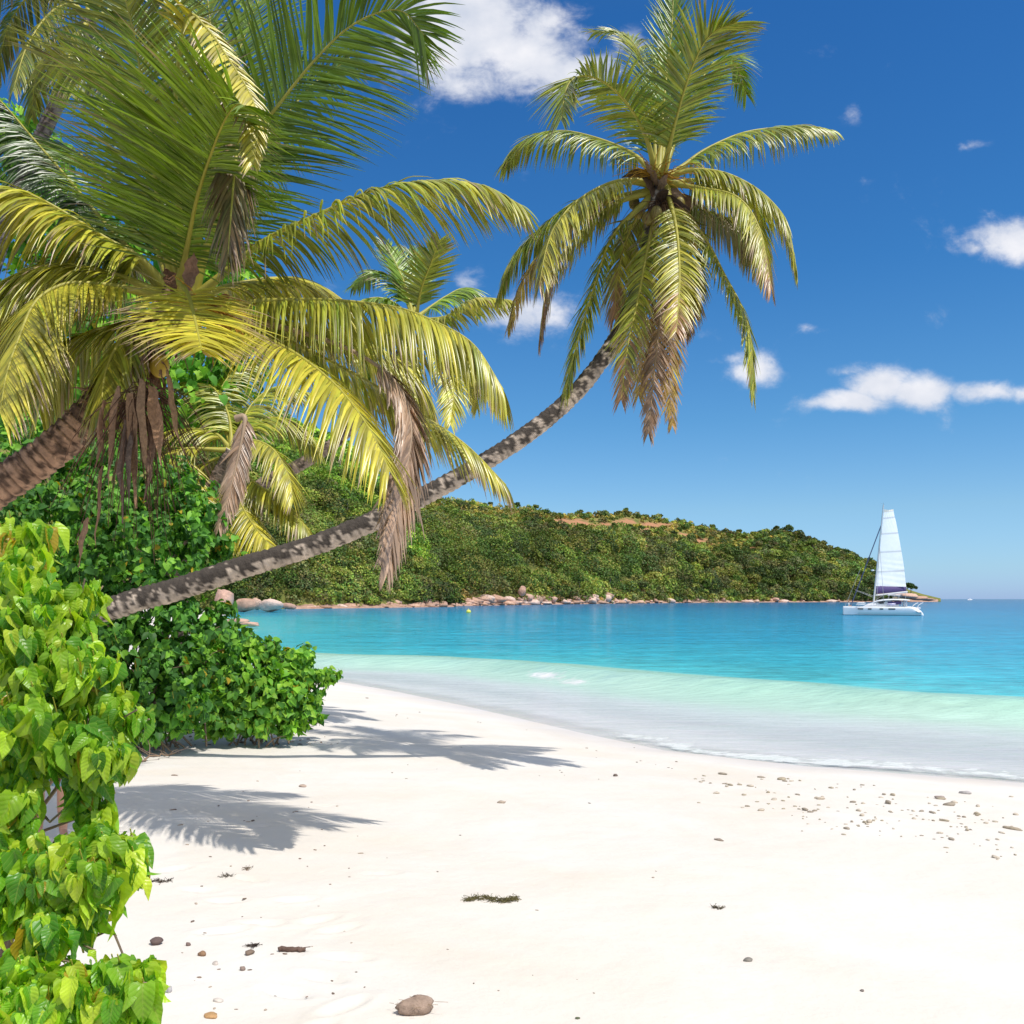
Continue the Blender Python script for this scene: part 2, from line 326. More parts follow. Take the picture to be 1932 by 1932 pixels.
b.uv = [np.stack([fn, np.clip(-s / 16, 0, 1)], -1).reshape(-1, 2)]
m, n, l, out = mat('sea_water')
at = n('ShaderNodeAttribute', attribute_name='Col'); t_ = n('ShaderNodeTexCoord')
def scaled(vec):
    q = n('ShaderNodeVectorMath', operation='MULTIPLY'); l(t_.outputs['Object'], q.inputs[0]); q.inputs[1].default_value = vec; return q.outputs[0]
ba = n('ShaderNodeTexNoise', i_Scale=1.0, i_Detail=8.0, i_Roughness=.62, i_Distortion=.3); l(scaled((.9, 2.1, 1)), ba.inputs[0])
bb = n('ShaderNodeTexNoise', i_Scale=1.0, i_Detail=7.0, i_Roughness=.72); l(scaled((.13, .36, 1)), bb.inputs[0])
bp1 = n('ShaderNodeBump', i_Strength=.6, i_Distance=.09); l(ba.outputs[0], bp1.inputs['Height'])
bp2 = n('ShaderNodeBump', i_Strength=.5, i_Distance=.35); l(bb.outputs[0], bp2.inputs['Height']); l(bp1.outputs[0], bp2.inputs['Normal'])
uv = n('ShaderNodeUVMap'); su = n('ShaderNodeSeparateXYZ'); l(uv.outputs[0], su.inputs[0])
vr = n('ShaderNodeMapRange'); l(bb.outputs[0], vr.inputs[0]); vr.inputs[1].default_value = .3; vr.inputs[2].default_value = .7; vr.inputs[3].default_value = .70; vr.inputs[4].default_value = 1.27
def fade(src):
    a_ = n('ShaderNodeMath', operation='SUBTRACT'); l(src, a_.inputs[0]); a_.inputs[1].default_value = 1
    b_ = n('ShaderNodeMapRange'); l(su.outputs[1], b_.inputs[0]); b_.inputs[1].default_value = .5; b_.inputs[2].default_value = 1; b_.inputs[3].default_value = .22; b_.inputs[4].default_value = 1
    c_ = n('ShaderNodeMath', operation='MULTIPLY_ADD'); l(a_.outputs[0], c_.inputs[0]); l(b_.outputs[0], c_.inputs[1]); c_.inputs[2].default_value = 1; return c_.outputs[0]
vs = n('ShaderNodeVectorMath', operation='SCALE'); l(at.outputs['Color'], vs.inputs[0]); l(fade(vr.outputs[0]), vs.inputs['Scale'])
vr2 = n('ShaderNodeMapRange'); l(ba.outputs[0], vr2.inputs[0]); vr2.inputs[1].default_value = .3; vr2.inputs[2].default_value = .7; vr2.inputs[3].default_value = .68; vr2.inputs[4].default_value = 1.3
vs2 = n('ShaderNodeVectorMath', operation='SCALE'); l(vs.outputs[0], vs2.inputs[0]); l(fade(vr2.outputs[0]), vs2.inputs['Scale'])
fnz = n('ShaderNodeTexNoise', i_Scale=1.0, i_Detail=9.0, i_Roughness=.7, i_Distortion=.4); l(scaled((3.2, 4.5, 3)), fnz.inputs[0])
f1 = n('ShaderNodeMath', operation='MULTIPLY_ADD'); l(su.outputs[0], f1.inputs[0]); f1.inputs[1].default_value = 1.25; l(fnz.outputs[0], f1.inputs[2])
f2 = n('ShaderNodeMapRange'); l(f1.outputs[0], f2.inputs[0]); f2.inputs[1].default_value = .90; f2.inputs[2].default_value = 1.12
fm = n('ShaderNodeMix', data_type='RGBA'); l(f2.outputs[0], fm.inputs[0]); l(vs2.outputs[0], fm.inputs[6]); fm.inputs[7].default_value = (.80, .79, .76, 1)
df = n('ShaderNodeBsdfDiffuse'); l(fm.outputs[2], df.inputs[0])
tp = n('ShaderNodeBsdfTransparent'); am = n('ShaderNodeMath', operation='MAXIMUM'); l(at.outputs['Alpha'], am.inputs[0]); l(f2.outputs[0], am.inputs[1])
m1 = n('ShaderNodeMixShader'); l(am.outputs[0], m1.inputs[0]); l(tp.outputs[0], m1.inputs[1]); l(df.outputs[0], m1.inputs[2])
gl = n('ShaderNodeBsdfGlossy', i_Roughness=.06); l(bp2.outputs[0], gl.inputs['Normal'])
fz = n('ShaderNodeFresnel', i_IOR=1.33); l(bp2.outputs[0], fz.inputs['Normal'])
fr_ = n('ShaderNodeMapRange'); l(fz.outputs[0], fr_.inputs[0]); fr_.inputs[3].default_value = .02; fr_.inputs[4].default_value = .72
m2 = n('ShaderNodeMixShader'); l(fr_.outputs[0], m2.inputs[0]); l(m1.outputs[0], m2.inputs[1]); l(gl.outputs[0], m2.inputs[2]); l(m2.outputs[0], out.inputs[0])
tag(b.build('sea', m, smooth=True), 'clear turquoise bay with one low green wave rolling to the beach', None, None, 'structure')

# ------------------------------------------------------------------ hills
class Hill:
    def __init__(s, us, Ys, dY, vr, pw): s.us, s.Ys, s.dY, s.vr, s.pw = us, Ys, dY, vr, pw
    def pt(s, u, t):
        Y0 = np.interp(u, s.us, s.Ys); Y1 = Y0 + np.interp(u, s.us, s.dY); zr = EYE - (np.interp(u, s.us, s.vr) - HZ) / F * Y1
        Yt = Y0 + (Y1 - Y0) * t; Xt = (u - 966) / F * Yt
        pr = np.where(t < 0, t * .4, np.where(t <= 1, np.power(np.clip(t, 0, 1), s.pw), 1 - (t - 1) * 1.2))
        lump = (fbm(Xt * .012, Yt * .012) - .47) * 22 * np.clip(t, 0, 1) * np.clip((1.05 - t) * 2.0, 0, 1)
        return np.stack([Xt, Yt, np.where(t < 0, t * 20, .3 + zr * pr + lump * (zr / 90))], -1)
H1 = Hill([330, 450, 560, 830, 900, 1000, 1060, 1120, 1180, 1300, 1390, 1440, 1480, 1530, 1560, 1600, 1650, 1700, 1740, 1775],
          [310, 325, 350, 420, 455, 520, 570, 620, 680, 790, 880, 900, 920, 950, 970, 990, 1020, 1050, 1070, 1100],
          [300, 310, 330, 350, 360, 370, 380, 380, 380, 370, 330, 310, 300, 260, 230, 200, 160, 100, 60, 20],
          [960, 955, 950, 950, 956, 966, 975, 975, 970, 992, 1010, 1008, 1003, 1020, 1036, 1048, 1070, 1108, 1121, 1129.5], .85)
H2 = Hill([-350, 150, 400, 520, 560, 600, 640, 700, 725, 760, 800, 860], [285, 285, 290, 305, 312, 320, 330, 345, 352, 362, 375, 395],
          [220, 220, 220, 210, 205, 200, 190, 165, 150, 120, 90, 50], [700, 730, 780, 800, 812, 828, 850, 905, 935, 985, 1040, 1120], .8)
mh, n, l, out = mat('hillside')
t_ = n('ShaderNodeTexCoord'); a1 = n('ShaderNodeTexNoise', i_Scale=.035, i_Detail=8.0, i_Roughness=.65); l(t_.outputs['Object'], a1.inputs[0])
rp = n('ShaderNodeValToRGB'); l(a1.outputs[0], rp.inputs[0]); e = rp.color_ramp.elements
e[0].position = .36; e[0].color = (.09, .12, .03, 1); e[1].position = .66; e[1].color = (.30, .28, .08, 1)
at = n('ShaderNodeAttribute', attribute_name='Col'); mx_ = n('ShaderNodeMix', data_type='RGBA'); sp_ = n('ShaderNodeSeparateXYZ'); l(at.outputs['Vector'], sp_.inputs[0])
a2 = n('ShaderNodeTexNoise', i_Scale=.12, i_Detail=6.0); l(t_.outputs['Object'], a2.inputs[0])
mu = n('ShaderNodeMath', operation='MULTIPLY_ADD'); l(a2.outputs[0], mu.inputs[0]); mu.inputs[1].default_value = 4.5; mu.inputs[2].default_value = -2.9
ad = n('ShaderNodeMath', operation='ADD', use_clamp=True); l(mu.outputs[0], ad.inputs[0]); l(sp_.outputs[0], ad.inputs[1])
l(ad.outputs[0], mx_.inputs[0]); l(rp.outputs[0], mx_.inputs[6]); mx_.inputs[7].default_value = (.44, .22, .12, 1)
bs = n('ShaderNodeBsdfPrincipled', i_Roughness=.95); bs.inputs['Specular IOR Level'].default_value = .1; l(mx_.outputs[2], bs.inputs['Base Color'])
bp = n('ShaderNodeBump', i_Strength=.8, i_Distance=3.0); l(a2.outputs[0], bp.inputs['Height']); l(bp.outputs[0], bs.inputs['Normal']); l(bs.outputs[0], out.inputs[0])
def redness(u, v_, t):
    r = 0
    for (cu, cv, ru, rv) in [(1085, 986, 42, 9), (1130, 990, 30, 8), (1060, 983, 25, 7), (1325, 1020, 20, 8), (1290, 1010, 18, 6), (1220, 1000, 15, 5), (1420, 1035, 8, 5), (870, 965, 14, 5), (1235, 990, 40, 6), (1180, 985, 30, 8)]:
        r = np.maximum(r, 1.9 * np.exp(-((u - cu) / ru) ** 2 - ((v_ - cv) / rv) ** 2))
    return r
for H, nu, lab in ((H1, 360, 'long green headland closing the bay behind the water'), (H2, 200, 'steep lush green hill behind the palms at left')):
    u, t = np.meshgrid(np.linspace(H.us[0], H.us[-1], nu), np.concatenate([[-.05], np.linspace(0, 1, 70), np.linspace(1.05, 2, 8)]), indexing='ij')
    V = H.pt(u, t); v_ = HZ - (V[..., 2] - EYE) / V[..., 1] * F
    rd = redness(u, v_, t) * (H is H1); Ch = np.stack([rd, rd * 0, rd * 0], -1)
    b = MB(); b.add(V, gridf(*u.shape)[:, ::-1], Ch.reshape(-1, 3)); tag(b.build('hill', mh, smooth=True), lab, None, None, 'structure')

# foliage crowns made of many small leaf faces
def crowns(b, ctr, rad, K, ls, colr, rng, flat=.8, zmin=-.35, nl=6, jit=.22, blade=1.0):
    Mn = len(ctr); d = nrm(rng.normal(size=(Mn, K, 3))); d[..., 2] = np.where(d[..., 2] < zmin, -d[..., 2], d[..., 2])
    lob = nrm(rng.normal(size=(Mn, nl, 3)) + np.array([0, 0, .5])); dp = np.einsum('mki,mli->mkl', d, lob).max(-1)
    r = .62 + .42 * np.clip(dp, 0, 1) ** 3 ; r = r * (1 - jit * rng.random((Mn, K)) ** 1.5)
    rad = np.broadcast_to(np.asarray(rad, float), (Mn,)); pos = ctr[:, None] + d * r[..., None] * rad[:, None, None] * np.array([1, 1, flat])
    nn = nrm(d + .75 * rng.normal(size=d.shape)); a = nrm(np.cross(nn, rng.normal(size=d.shape))); c = np.cross(nn, a)
    sz = (ls if np.ndim(ls) == 0 else np.asarray(ls)[:, None]) * rng.uniform(.6, 1.35, (Mn, K)); sz = sz[..., None]
    V = np.stack([pos - a * sz, pos - c * sz * .55 * blade, pos + a * sz, pos + c * sz * .55 * blade], 2)
    cc = colr[:, None] * rng.uniform(.82, 1.2, (Mn, K, 1)) * (1 + .12 * rng.normal(size=(Mn, K, 3))); cc = np.clip(np.repeat(cc[:, :, None], 4, 2), .003, 1)
    b.add(V.reshape(-1, 3), np.arange(Mn * K * 4).reshape(-1, 4), cc.reshape(-1, 3))
GREENS = np.array([(.06, .115, .022), (.09, .155, .025), (.12, .18, .03), (.05, .095, .024), (.17, .205, .04), (.125, .15, .045), (.075, .11, .035), (.14, .20, .03)])
def scatter(H, ulo, uhi, tlo, thi, N, rlo, rhi, rng, pal, tp=1.0):
    u = rng.uniform(ulo, uhi, N); t = tlo + (thi - tlo) * rng.random(N) ** tp; V = H.pt(u, t); rad = rng.uniform(rlo, rhi, N); V[:, 2] += rad * rng.uniform(.1, .75, N)
    keep = V[:, 2] > 1.2; V, rad, t, u = V[keep], rad[keep], t[keep], u[keep]
    c = pal[rng.integers(0, len(pal), len(V))]; f = fbm(V[:, 0] * .02, V[:, 1] * .02)[:, None]; c = c * np.array([1.3, 1.1, 1.25]) * (.5 + 1.7 * f) * rng.uniform(.6, 1.45, (len(V), 1)) * np.array([1, 1, 1])
    return V, rad, c, t, u
rng = np.random.default_rng(21); fb = MB()
def plant(H, args, pal, kq, flat=.8, pix=.00125, tp=1.0):
    V, rad, c, t, u = scatter(H, *args, rng, pal, tp)
    if H is H1: keep = redness(u, HZ - (V[:, 2] - EYE) / V[:, 1] * F, t) < .9; V, rad, c = V[keep], rad[keep], c[keep]
    if H is H1: keep = ~((u_scr(V) < 700) & (V[:, 1] > 300) & (np.array([hidden(k) for k in V]))); V, rad, c = V[keep], rad[keep], c[keep]
    crowns(fb, V, rad, kq, pix * V[:, 1], c, rng, flat)
def u_scr(V): return V[:, 0] / V[:, 1] * F + 966
def hidden(p):
    u = p[0] / p[1] * F + 966; v = HZ - (p[2] - EYE) / p[1] * F
    return u < 860 and v > np.interp(u, H2.us, H2.vr) + 25 and p[1] > np.interp(u, H2.us, H2.Ys) + 150
YG = np.array([(.24, .26, .05), (.20, .235, .05), (.28, .27, .06), (.12, .17, .035), (.22, .20, .06)])
LUSH = np.array([(.13, .26, .03), (.17, .33, .03), (.10, .22, .03), (.22, .36, .04), (.08, .16, .03)])
plant(H1, (430, 1690, .03, .48, 560, 8, 14.0), GREENS, 420, tp=.9, flat=.85)
plant(H1, (430, 1690, .03, .78, 1300, 3.0, 6.5), GREENS, 110, tp=.9)
plant(H1, (1420, 1690, .02, .98, 560, 4.5, 8), GREENS, 120)
plant(H1, (1000, 1690, .0, .05, 300, 3, 6), GREENS, 130)
plant(H1, (600, 1500, .5, 1.03, 2200, 1.2, 3.4), YG, 46)
plant(H1, (600, 1500, .45, .95, 300, 3, 6.5), GREENS, 110)
plant(H1, (600, 1660, .94, 1.03, 260, 2.5, 5.5), GREENS, 70, .95)
plant(H1, (500, 1690, .035, .08, 340, 3.5, 7.0), GREENS, 170)
plant(H2, (370, 860, .0, .14, 420, 2.5, 6.0), GREENS, 240, pix=.0014)
plant(H1, (600, 1240, .0, .06, 160, 2, 4.0), YG * .8, 150)
plant(H1, (600, 1180, .03, .10, 120, 3.0, 5.0), YG, 150, .5)
plant(H2, (330, 840, .03, .45, 380, 4.0, 7.0), GREENS, 300, pix=.0014)
plant(H2, (380, 800, .4, 1.02, 620, 3.5, 7.0), LUSH, 260, pix=.0014)
tag(fb.build('forest', M['leaf_far']), 'mixed green woodland and scrub covering the headland slopes', None, None, 'stuff')

# trees one can tell apart on the headland
def far_tree(name, u, v, r_u, label, group, pal, H=H1, flat=.8, K=260, trunk_h=1.0, bare=False, cat='tree'):
    t = 0.5; lo, hi = 0.0, 1.0
    for _ in range(30):
        t = (lo + hi) / 2; p = H.pt(np.array([u]), np.array([t]))[0]; vv = HZ - (p[2] - EYE) / p[1] * F
        if vv > v + r_u * 1.2: lo = t
        else: hi = t
    p = H.pt(np.array([u]), np.array([t]))[0]; rr = r_u / F * p[1]; root = empty(name, p, label, cat, group)
    c = p + np.array([0, 0, rr * 1.3 * trunk_h]); tb = MB(); th_ = np.linspace(0, 1, 6)[:, None]
    tb.tube(p - [0, 0, 1] + (c - p) * th_ + np.sin(th_ * 3) * [rr * .08, 0, 0], np.linspace(.09, .04, 6) * rr, 6, (.16, .13, .10))
    for k in range(9 if not bare else 26):
        d = nrm(rng.normal(size=3) * [1, 1, .5] + [0, 0, .9]); q = p + (c - p) * rng.uniform(.45, 1); s_ = np.linspace(0, 1, 4)[:, None]
        tb.tube(q + d * rr * (1.0 if bare else .75) * s_ + np.array([0, 0, .15 * rr]) * s_ ** 2, np.linspace(.035, .008, 4) * rr, 4, (.22, .19, .16) if bare else (.16, .13, .1))
    tb.build('trunk', M['twig'], root)
    if not bare:
        cb = MB(); k = 5; off = nrm(rng.normal(size=(k, 3)) * [1, 1, .35]) * rr * .5; off[0] = 0
        crowns(cb, c + off, np.full(k, rr * .72), K // 2, .0012 * p[1], np.repeat(pal[rng.integers(0, len(pal), 1)], k, 0) * rng.uniform(.85, 1.15, (k, 1)), rng, flat); cb.build('crown', M['leaf_far'], root)
    return root
far_tree('umbrella_tree', 1533, 1030, 14, 'flat topped umbrella tree standing up from the right end of the ridge', None, GREENS, flat=.3, trunk_h=1.3)
far_tree('shoreline_tree', 1718, 1108, 11, 'last dark tree on bare rocks right of the catamaran sail', None, GREENS, flat=.75)
far_tree('bare_tree', 808, 1072, 22, 'grey leafless tree near the shore below the headland slope', None, GREENS, bare=True)
far_tree('pandanus_tree', 925, 1030, 30, 'big dome shaped pandanus tree with dark hollow halfway up the headland', None, np.array([(.10, .17, .03)]), flat=.5, K=700)
far_tree('pandanus_tree', 850, 1005, 14, 'small mop headed pandanus tree up left of the big one', None, np.array([(.10, .16, .03)]), flat=.6, K=400)
far_tree('broadleaf_tree', 1092, 1105, 20, 'flat crowned tree with pale bare stems above the shore boulders', None, np.array([(.09, .15, .03)]), flat=.45, trunk_h=1.5)
for i, (u, v, r) in enumerate([(900, 1060, 17), (985, 1080, 18), (1030, 1055, 16), (1150, 1095, 17), (1205, 1105, 14), (1270, 1085, 14), (1330, 1105, 13), (1390, 1095, 12), (1450, 1100, 13), (1500, 1108, 11), (1560, 1100, 11), (1600, 1108, 10), (640, 1085, 18), (700, 1100, 18), (760, 1090, 18), (860, 1095, 15), (590, 1110, 14), (1230, 1055, 15), (1340, 1060, 12), (1470, 1050, 12)]):
    far_tree('broadleaf_tree', u, v, r, 'round dark green broadleaf tree in the wood above the headland shore', 'round trees on the headland', GREENS)
for i, (u, v) in enumerate([(770, 952), (975, 953), (1010, 957), (1095, 967), (1180, 960), (1245, 975), (1345, 995), (1465, 998), (1490, 997), (1395, 1003), (925, 950), (1580, 1040)]):
    far_tree('ridge_tree', u, v, 4.5 + 2.5 * rng.random(), 'small tree breaking the skyline of the headland ridge', 'small trees on the ridge', GREENS[4:], K=110, trunk_h=1.2)

# ------------------------------------------------------------------ boulders
def rock_mesh(seed, cut=11):
    rg = np.random.default_rng(seed); a, c = 16, 10
    th, ph = np.meshgrid(np.linspace(0, 2 * math.pi, a, endpoint=False), np.linspace(.02, math.pi - .02, c), indexing='ij')
    d = np.stack([np.sin(ph) * np.cos(th), np.sin(ph) * np.sin(th), np.cos(ph)], -1); r = np.ones(th.shape) * 1.05
    for _ in range(cut):
        nn = nrm(rg.normal(size=3)); h = rg.uniform(.62, .95); q = d @ nn; r = np.minimum(r, np.where(q > .1, h / np.maximum(q, .1), 9))
    r = r + .14 * (fbm(d[..., 0] * 2 + seed, d[..., 1] * 2, d[..., 2] * 2) - .47)
    V = d * r[..., None]; i = np.arange(a * c).reshape(a, c); j = np.roll(i, -1, 0)
    return V.reshape(-1, 3), np.stack([i[:, :-1], i[:, 1:], j[:, 1:], j[:, :-1]], -1).reshape(-1, 4)
ROCKS = [rock_mesh(k) for k in range(14)]
PK = np.array([(.60, .38, .29), (.52, .32, .23), (.70, .51, .42), (.44, .28, .21), (.64, .42, .31)])
def boulder(name, p, size, label, cat, group, k, c=None, matk='rock', rot=None, smooth=None):
    V, f = ROCKS[k % 14]; V = V * np.array(size); a = random.uniform(0, 6.3) if rot is None else rot
    V = V @ np.array([[math.cos(a), math.sin(a), 0], [-math.sin(a), math.cos(a), 0], [0, 0, 1]])
    cc = PK[k % 5] if c is None else np.array(c)
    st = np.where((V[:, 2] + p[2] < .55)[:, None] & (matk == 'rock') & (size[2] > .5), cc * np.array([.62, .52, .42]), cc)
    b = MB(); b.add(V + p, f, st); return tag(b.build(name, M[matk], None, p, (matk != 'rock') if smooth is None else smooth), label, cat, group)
rr = np.random.default_rng(9); BG = 'pink granite boulders along the headland waterline'
def shoreY(u): return np.interp(u, H1.us, H1.Ys)
big = [(424, 205, 1150, 20, 23, 'tall pale granite block below the leaning trunk, leftmost of the shore rocks'), (463, 215, 1148, 17, 10, 'rounded pink boulder right of the tall pale granite block'),
       (508, 222, 1147, 22, 9, 'low domed pink boulder third from the left on the shore'), (545, 235, 1147, 12, 5, 'flat pink boulder at the right end of the left rock group'),
       (484, 230, 1144, 9, 9, 'small wedge boulder between the two rounded pink boulders'),
       (712, 400, 1143, 17, 8, 'smooth rounded boulder on the waterline under the dead hanging frond'), (797, 425, 1112, 8, 8, 'dark boulder standing in the green scrub above the shore'),
       (800, 426, 1100, 6, 6, 'smaller dark boulder perched above the one in the scrub'), (1108, 640, 1129, 18, 7, 'pointed boulder ledge in the middle of the headland shore'),
       (1182, 720, 1130, 12, 7, 'pale tilted boulder at the foot of the wood'), (1400, 905, 1133, 14, 5, 'long low boulder with dark shaded end on the far shore'), (985, 500, 1118, 7, 7, 'upright brown boulder among the shoreline bushes')]
for i, (u, Y_, v, ru, rv, lab) in enumerate(big):
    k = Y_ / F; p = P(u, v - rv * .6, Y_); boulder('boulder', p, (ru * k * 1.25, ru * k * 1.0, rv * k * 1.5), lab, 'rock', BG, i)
N = 0
for u in np.concatenate([rr.uniform(560, 1010, 150), rr.uniform(860, 1180, 75), rr.uniform(1010, 1260, 60), rr.uniform(1260, 1690, 80)]):
    Ys_ = shoreY(u) if u > 860 else min(shoreY(u), np.interp(u, H2.us, H2.Ys) if u < 860 else 9e9); k = Ys_ / F
    h = np.interp(u, [560, 700, 800, 960, 1130, 1200, 1400, 1660], [6, 12, 14, 18, 16, 8, 6, 6]); dpt = rr.random(); sz = min(rr.lognormal(-.75, .55), 1.4) * np.interp(u, [560, 800, 1100, 1660], [8, 11, 12, 6])
    z = dpt * h * k * .8; p = np.array([(u - 966) * k, Ys_ - 6 + dpt * 14, z])
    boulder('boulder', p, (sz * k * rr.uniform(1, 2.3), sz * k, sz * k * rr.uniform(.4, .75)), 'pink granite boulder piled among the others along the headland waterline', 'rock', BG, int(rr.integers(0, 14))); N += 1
# sloping granite slab at the tip of the headland
for q, (u, v, ru, rv, Y_, lab) in enumerate([(1648, 1120, 22, 8, 1030, 'granite slab behind the catamaran cabin, leftmost of the tip slabs'), (1672, 1116, 24, 9, 1035, 'pink granite slab right below the lone tree at the headland tip'), (1690, 1121, 24, 8, 1040, 'long sloping granite slab in the middle of the headland tip'), (1712, 1124, 24, 6, 1042, 'smooth granite slab with rounded boulders near the headland tip'), (1733, 1127, 22, 4.5, 1046, 'low granite slab second from the sea at the headland tip'), (1752, 1130, 18, 3, 1050, 'thin last granite slab sliding into the sea')]):
    k = Y_ / F; boulder('granite_slab', P(u, v + 1, Y_), (ru * k, ru * k * .6, rv * k), lab, 'rock', None, 3 + q * 2, rot=.1 * q)
for (u, Y_, ru, rv, lab) in [(448, 112, 26, 8, 'low brown rock ledge at the water edge behind the shrubs'), (472, 104, 16, 5, 'small flat rock beside the ledge behind the shrubs')]:
    k = Y_ / F; p = np.array([(u - 966) * k, Y_, .4]); boulder('rock_ledge', p, (ru * k, ru * k * 1.3, rv * k), lab, 'rock', None, 5)
# ledge sheet that the boulders stand on
b = MB(); uu = np.linspace(540, 1770, 300); sx_ = []
for k_, (off, z) in enumerate([(-9, -.6), (-6, .3), (0, 1.2), (8, 2.4), (16, 2.6)]):
    Ys_ = np.array([shoreY(q) if q > 860 else min(shoreY(q), np.interp(q, H2.us, H2.Ys)) for q in uu]) + off
    j = 1.6 * (fbm(uu * .09 + k_ * 5, uu * 0 + k_) - .47); sx_.append(np.stack([(uu - 966) / F * Ys_, Ys_ + j * 3, z + j * (k_ > 0) * 1.3], -1))
b.add(np.stack(sx_, 0), gridf(5, 300)[:, ::-1], (.46, .29, .21)); tag(b.build('rocky_shore', M['rock']), 'band of pink bedrock at the foot of the headland', None, None, 'structure')

# ------------------------------------------------------------------ palms
GRN = np.array([.13, .235, .02]); YEL = np.array([.56, .48, .05]); LIM = np.array([.31, .43, .03]); DRK = np.array([.06, .12, .02]); BRN = np.array([.34, .185, .085]); GRY = np.array([.38, .265, .185])
def frond(parent, pts, Y0, dy, L=.8, droop=1.0, E=12, c0=GRN, c1=YEL, mixc=.3, tipb=.2, start=.16, nl=85, wd=.036, seed=0, roll=0, rib=(.42, .38, .06), ribr=.028, label=None, curl=.06, cut=0, a0=68, a1=28, ds=(1, 1), ls=(1, 1), br=2.0):
    E = E - 12 if droop >= .9 else E; rg = np.random.default_rng(seed + 100); pts = np.array(pts, float); dd = np.concatenate([[0], np.cumsum(np.linalg.norm(np.diff(pts, axis=0), axis=1))]); tt = dd / dd[-1]
    Q = np.array([P(u, v, Y0 + dy * t) for (u, v), t in zip(pts, tt)]); n = 60; Cn = spline(Q, n)
    Tg = nrm(np.gradient(Cn, axis=0)); ts = np.linspace(0, 1, n); hd = Cn[-1] - Cn[0]; hd[2] = 0
    S0 = np.cross([0, 0, 1.0], nrm(hd)); S = nrm(S0 - (Tg @ S0)[:, None] * Tg); Nn = np.cross(Tg, S)
    if roll: S, Nn = S * math.cos(R(roll)) + Nn * math.sin(R(roll)), -S * math.sin(R(roll)) + Nn * math.cos(R(roll))
    m = MB(); K = 6
    t = start + (1 - start) * (np.arange(nl) + rg.uniform(-.25, .25, nl)) / nl; t = np.clip(t, 0, 1)
    for side in (-1, 1):
        keep = rg.random(nl) > .03 + cut; tq = t[keep]; k = len(tq)
        ip = lambda A: np.stack([np.interp(tq, ts, A[:, j]) for j in range(3)], -1)
        c, T, s_, nn = ip(Cn), nrm(ip(Tg)), nrm(ip(S)), nrm(ip(Nn)); x = (tq - start) / (1 - start)
        A = R(1) * (a0 + (a1 - a0) * x ** 1.3 + rg.normal(0, 4, k)); Ev = R(1) * (E + rg.normal(0, 7, k)); Ev = Ev * (1 - .3 * x)
        D0 = np.cos(A)[:, None] * T + np.sin(A)[:, None] * (side * s_ * np.cos(Ev)[:, None] + nn * np.sin(Ev)[:, None])
        Ll = L * (.50 + .50 * np.sin(np.clip(x * 1.9 + .25, 0, math.pi / 2))) * (1 - .58 * np.clip((x - .45) / .55, 0, 1) ** 1.5) * rg.uniform(.86, 1.06, k)
        dr = droop * ds[side > 0] * np.clip(rg.normal(1, .22, k), .3, 2); Ll = Ll * ls[side > 0]; pos = c + 0; pl = [pos]; Ds = [D0]
        for q in range(1, K + 1):
            D = nrm(D0 + dr[:, None] * (q / K) ** 1.05 * np.array([0, 0, -1.3]) + curl * (q / K) * rg.normal(0, .5, (k, 3))); pos = pos + D * (Ll / K)[:, None]; pl.append(pos); Ds.append(D)
        pl = np.stack(pl, 1); Ds = np.stack(Ds, 1); W = T[:, None] - (Ds * T[:, None]).sum(-1, keepdims=True) * Ds; W = nrm(W + 1e-4)
        fold = nrm(np.cross(Ds, W)); prof = np.array([.55, 1, 1, .88, .66, .38, .05])[None, :, None] * wd * rg.uniform(.8, 1.15, (k, 1, 1)) * .5
        Vv = np.stack([pl - W * prof, pl + fold * prof * .55, pl + W * prof], 2)      # k, K+1, 3, xyz
        base = np.arange(k * (K + 1) * 3).reshape(k, K + 1, 3); fs = []
        for e in (0, 1): fs.append(np.stack([base[:, :-1, e], base[:, :-1, e + 1], base[:, 1:, e + 1], base[:, 1:, e]], -1).reshape(-1, 4))
        mc = np.clip(mixc + rg.normal(0, .16, (k, 1)) + .18 * x[:, None], 0, 1); cc = (c0 * (1 - mc) + c1 * mc) * rg.uniform(.5, 1.4, (k, 1))
        bq = np.clip((x + rg.normal(0, .12, k) - br) * 4, 0, 1)[:, None]; cc = cc * (1 - bq) + BRN * rg.uniform(.7, 1.5, (k, 1)) * bq
        cc = np.repeat(cc[:, None], K + 1, 1); tb = (rg.random(k) < tipb) * rg.uniform(.4, 1, k); g = np.clip((np.linspace(0, 1, K + 1)[None] - 1 + tb[:, None] * .55) * 4, 0, 1)[..., None]
        cc = cc * (1 - g) + GRY * g; cc = np.repeat(cc[:, :, None], 3, 2)
        m.add(Vv.reshape(-1, 3), np.vstack(fs), cc.reshape(-1, 3))
    m.tube(Cn[4:], np.interp(ts[4:], [0, 1], [ribr * .6, .002]), 4, tuple(c0), False)
    o = m.build('frond', M['frond'], parent, smooth=False)
    if label: o['label'] = label
    rb = MB(); rb.tube(Cn, np.interp(ts, [0, .1, .3, 1], [ribr * 2.4, ribr * 1.5, ribr * .8, .004]), 6, rib); rb.build('midrib', M['rib'], o, smooth=True)
    return o
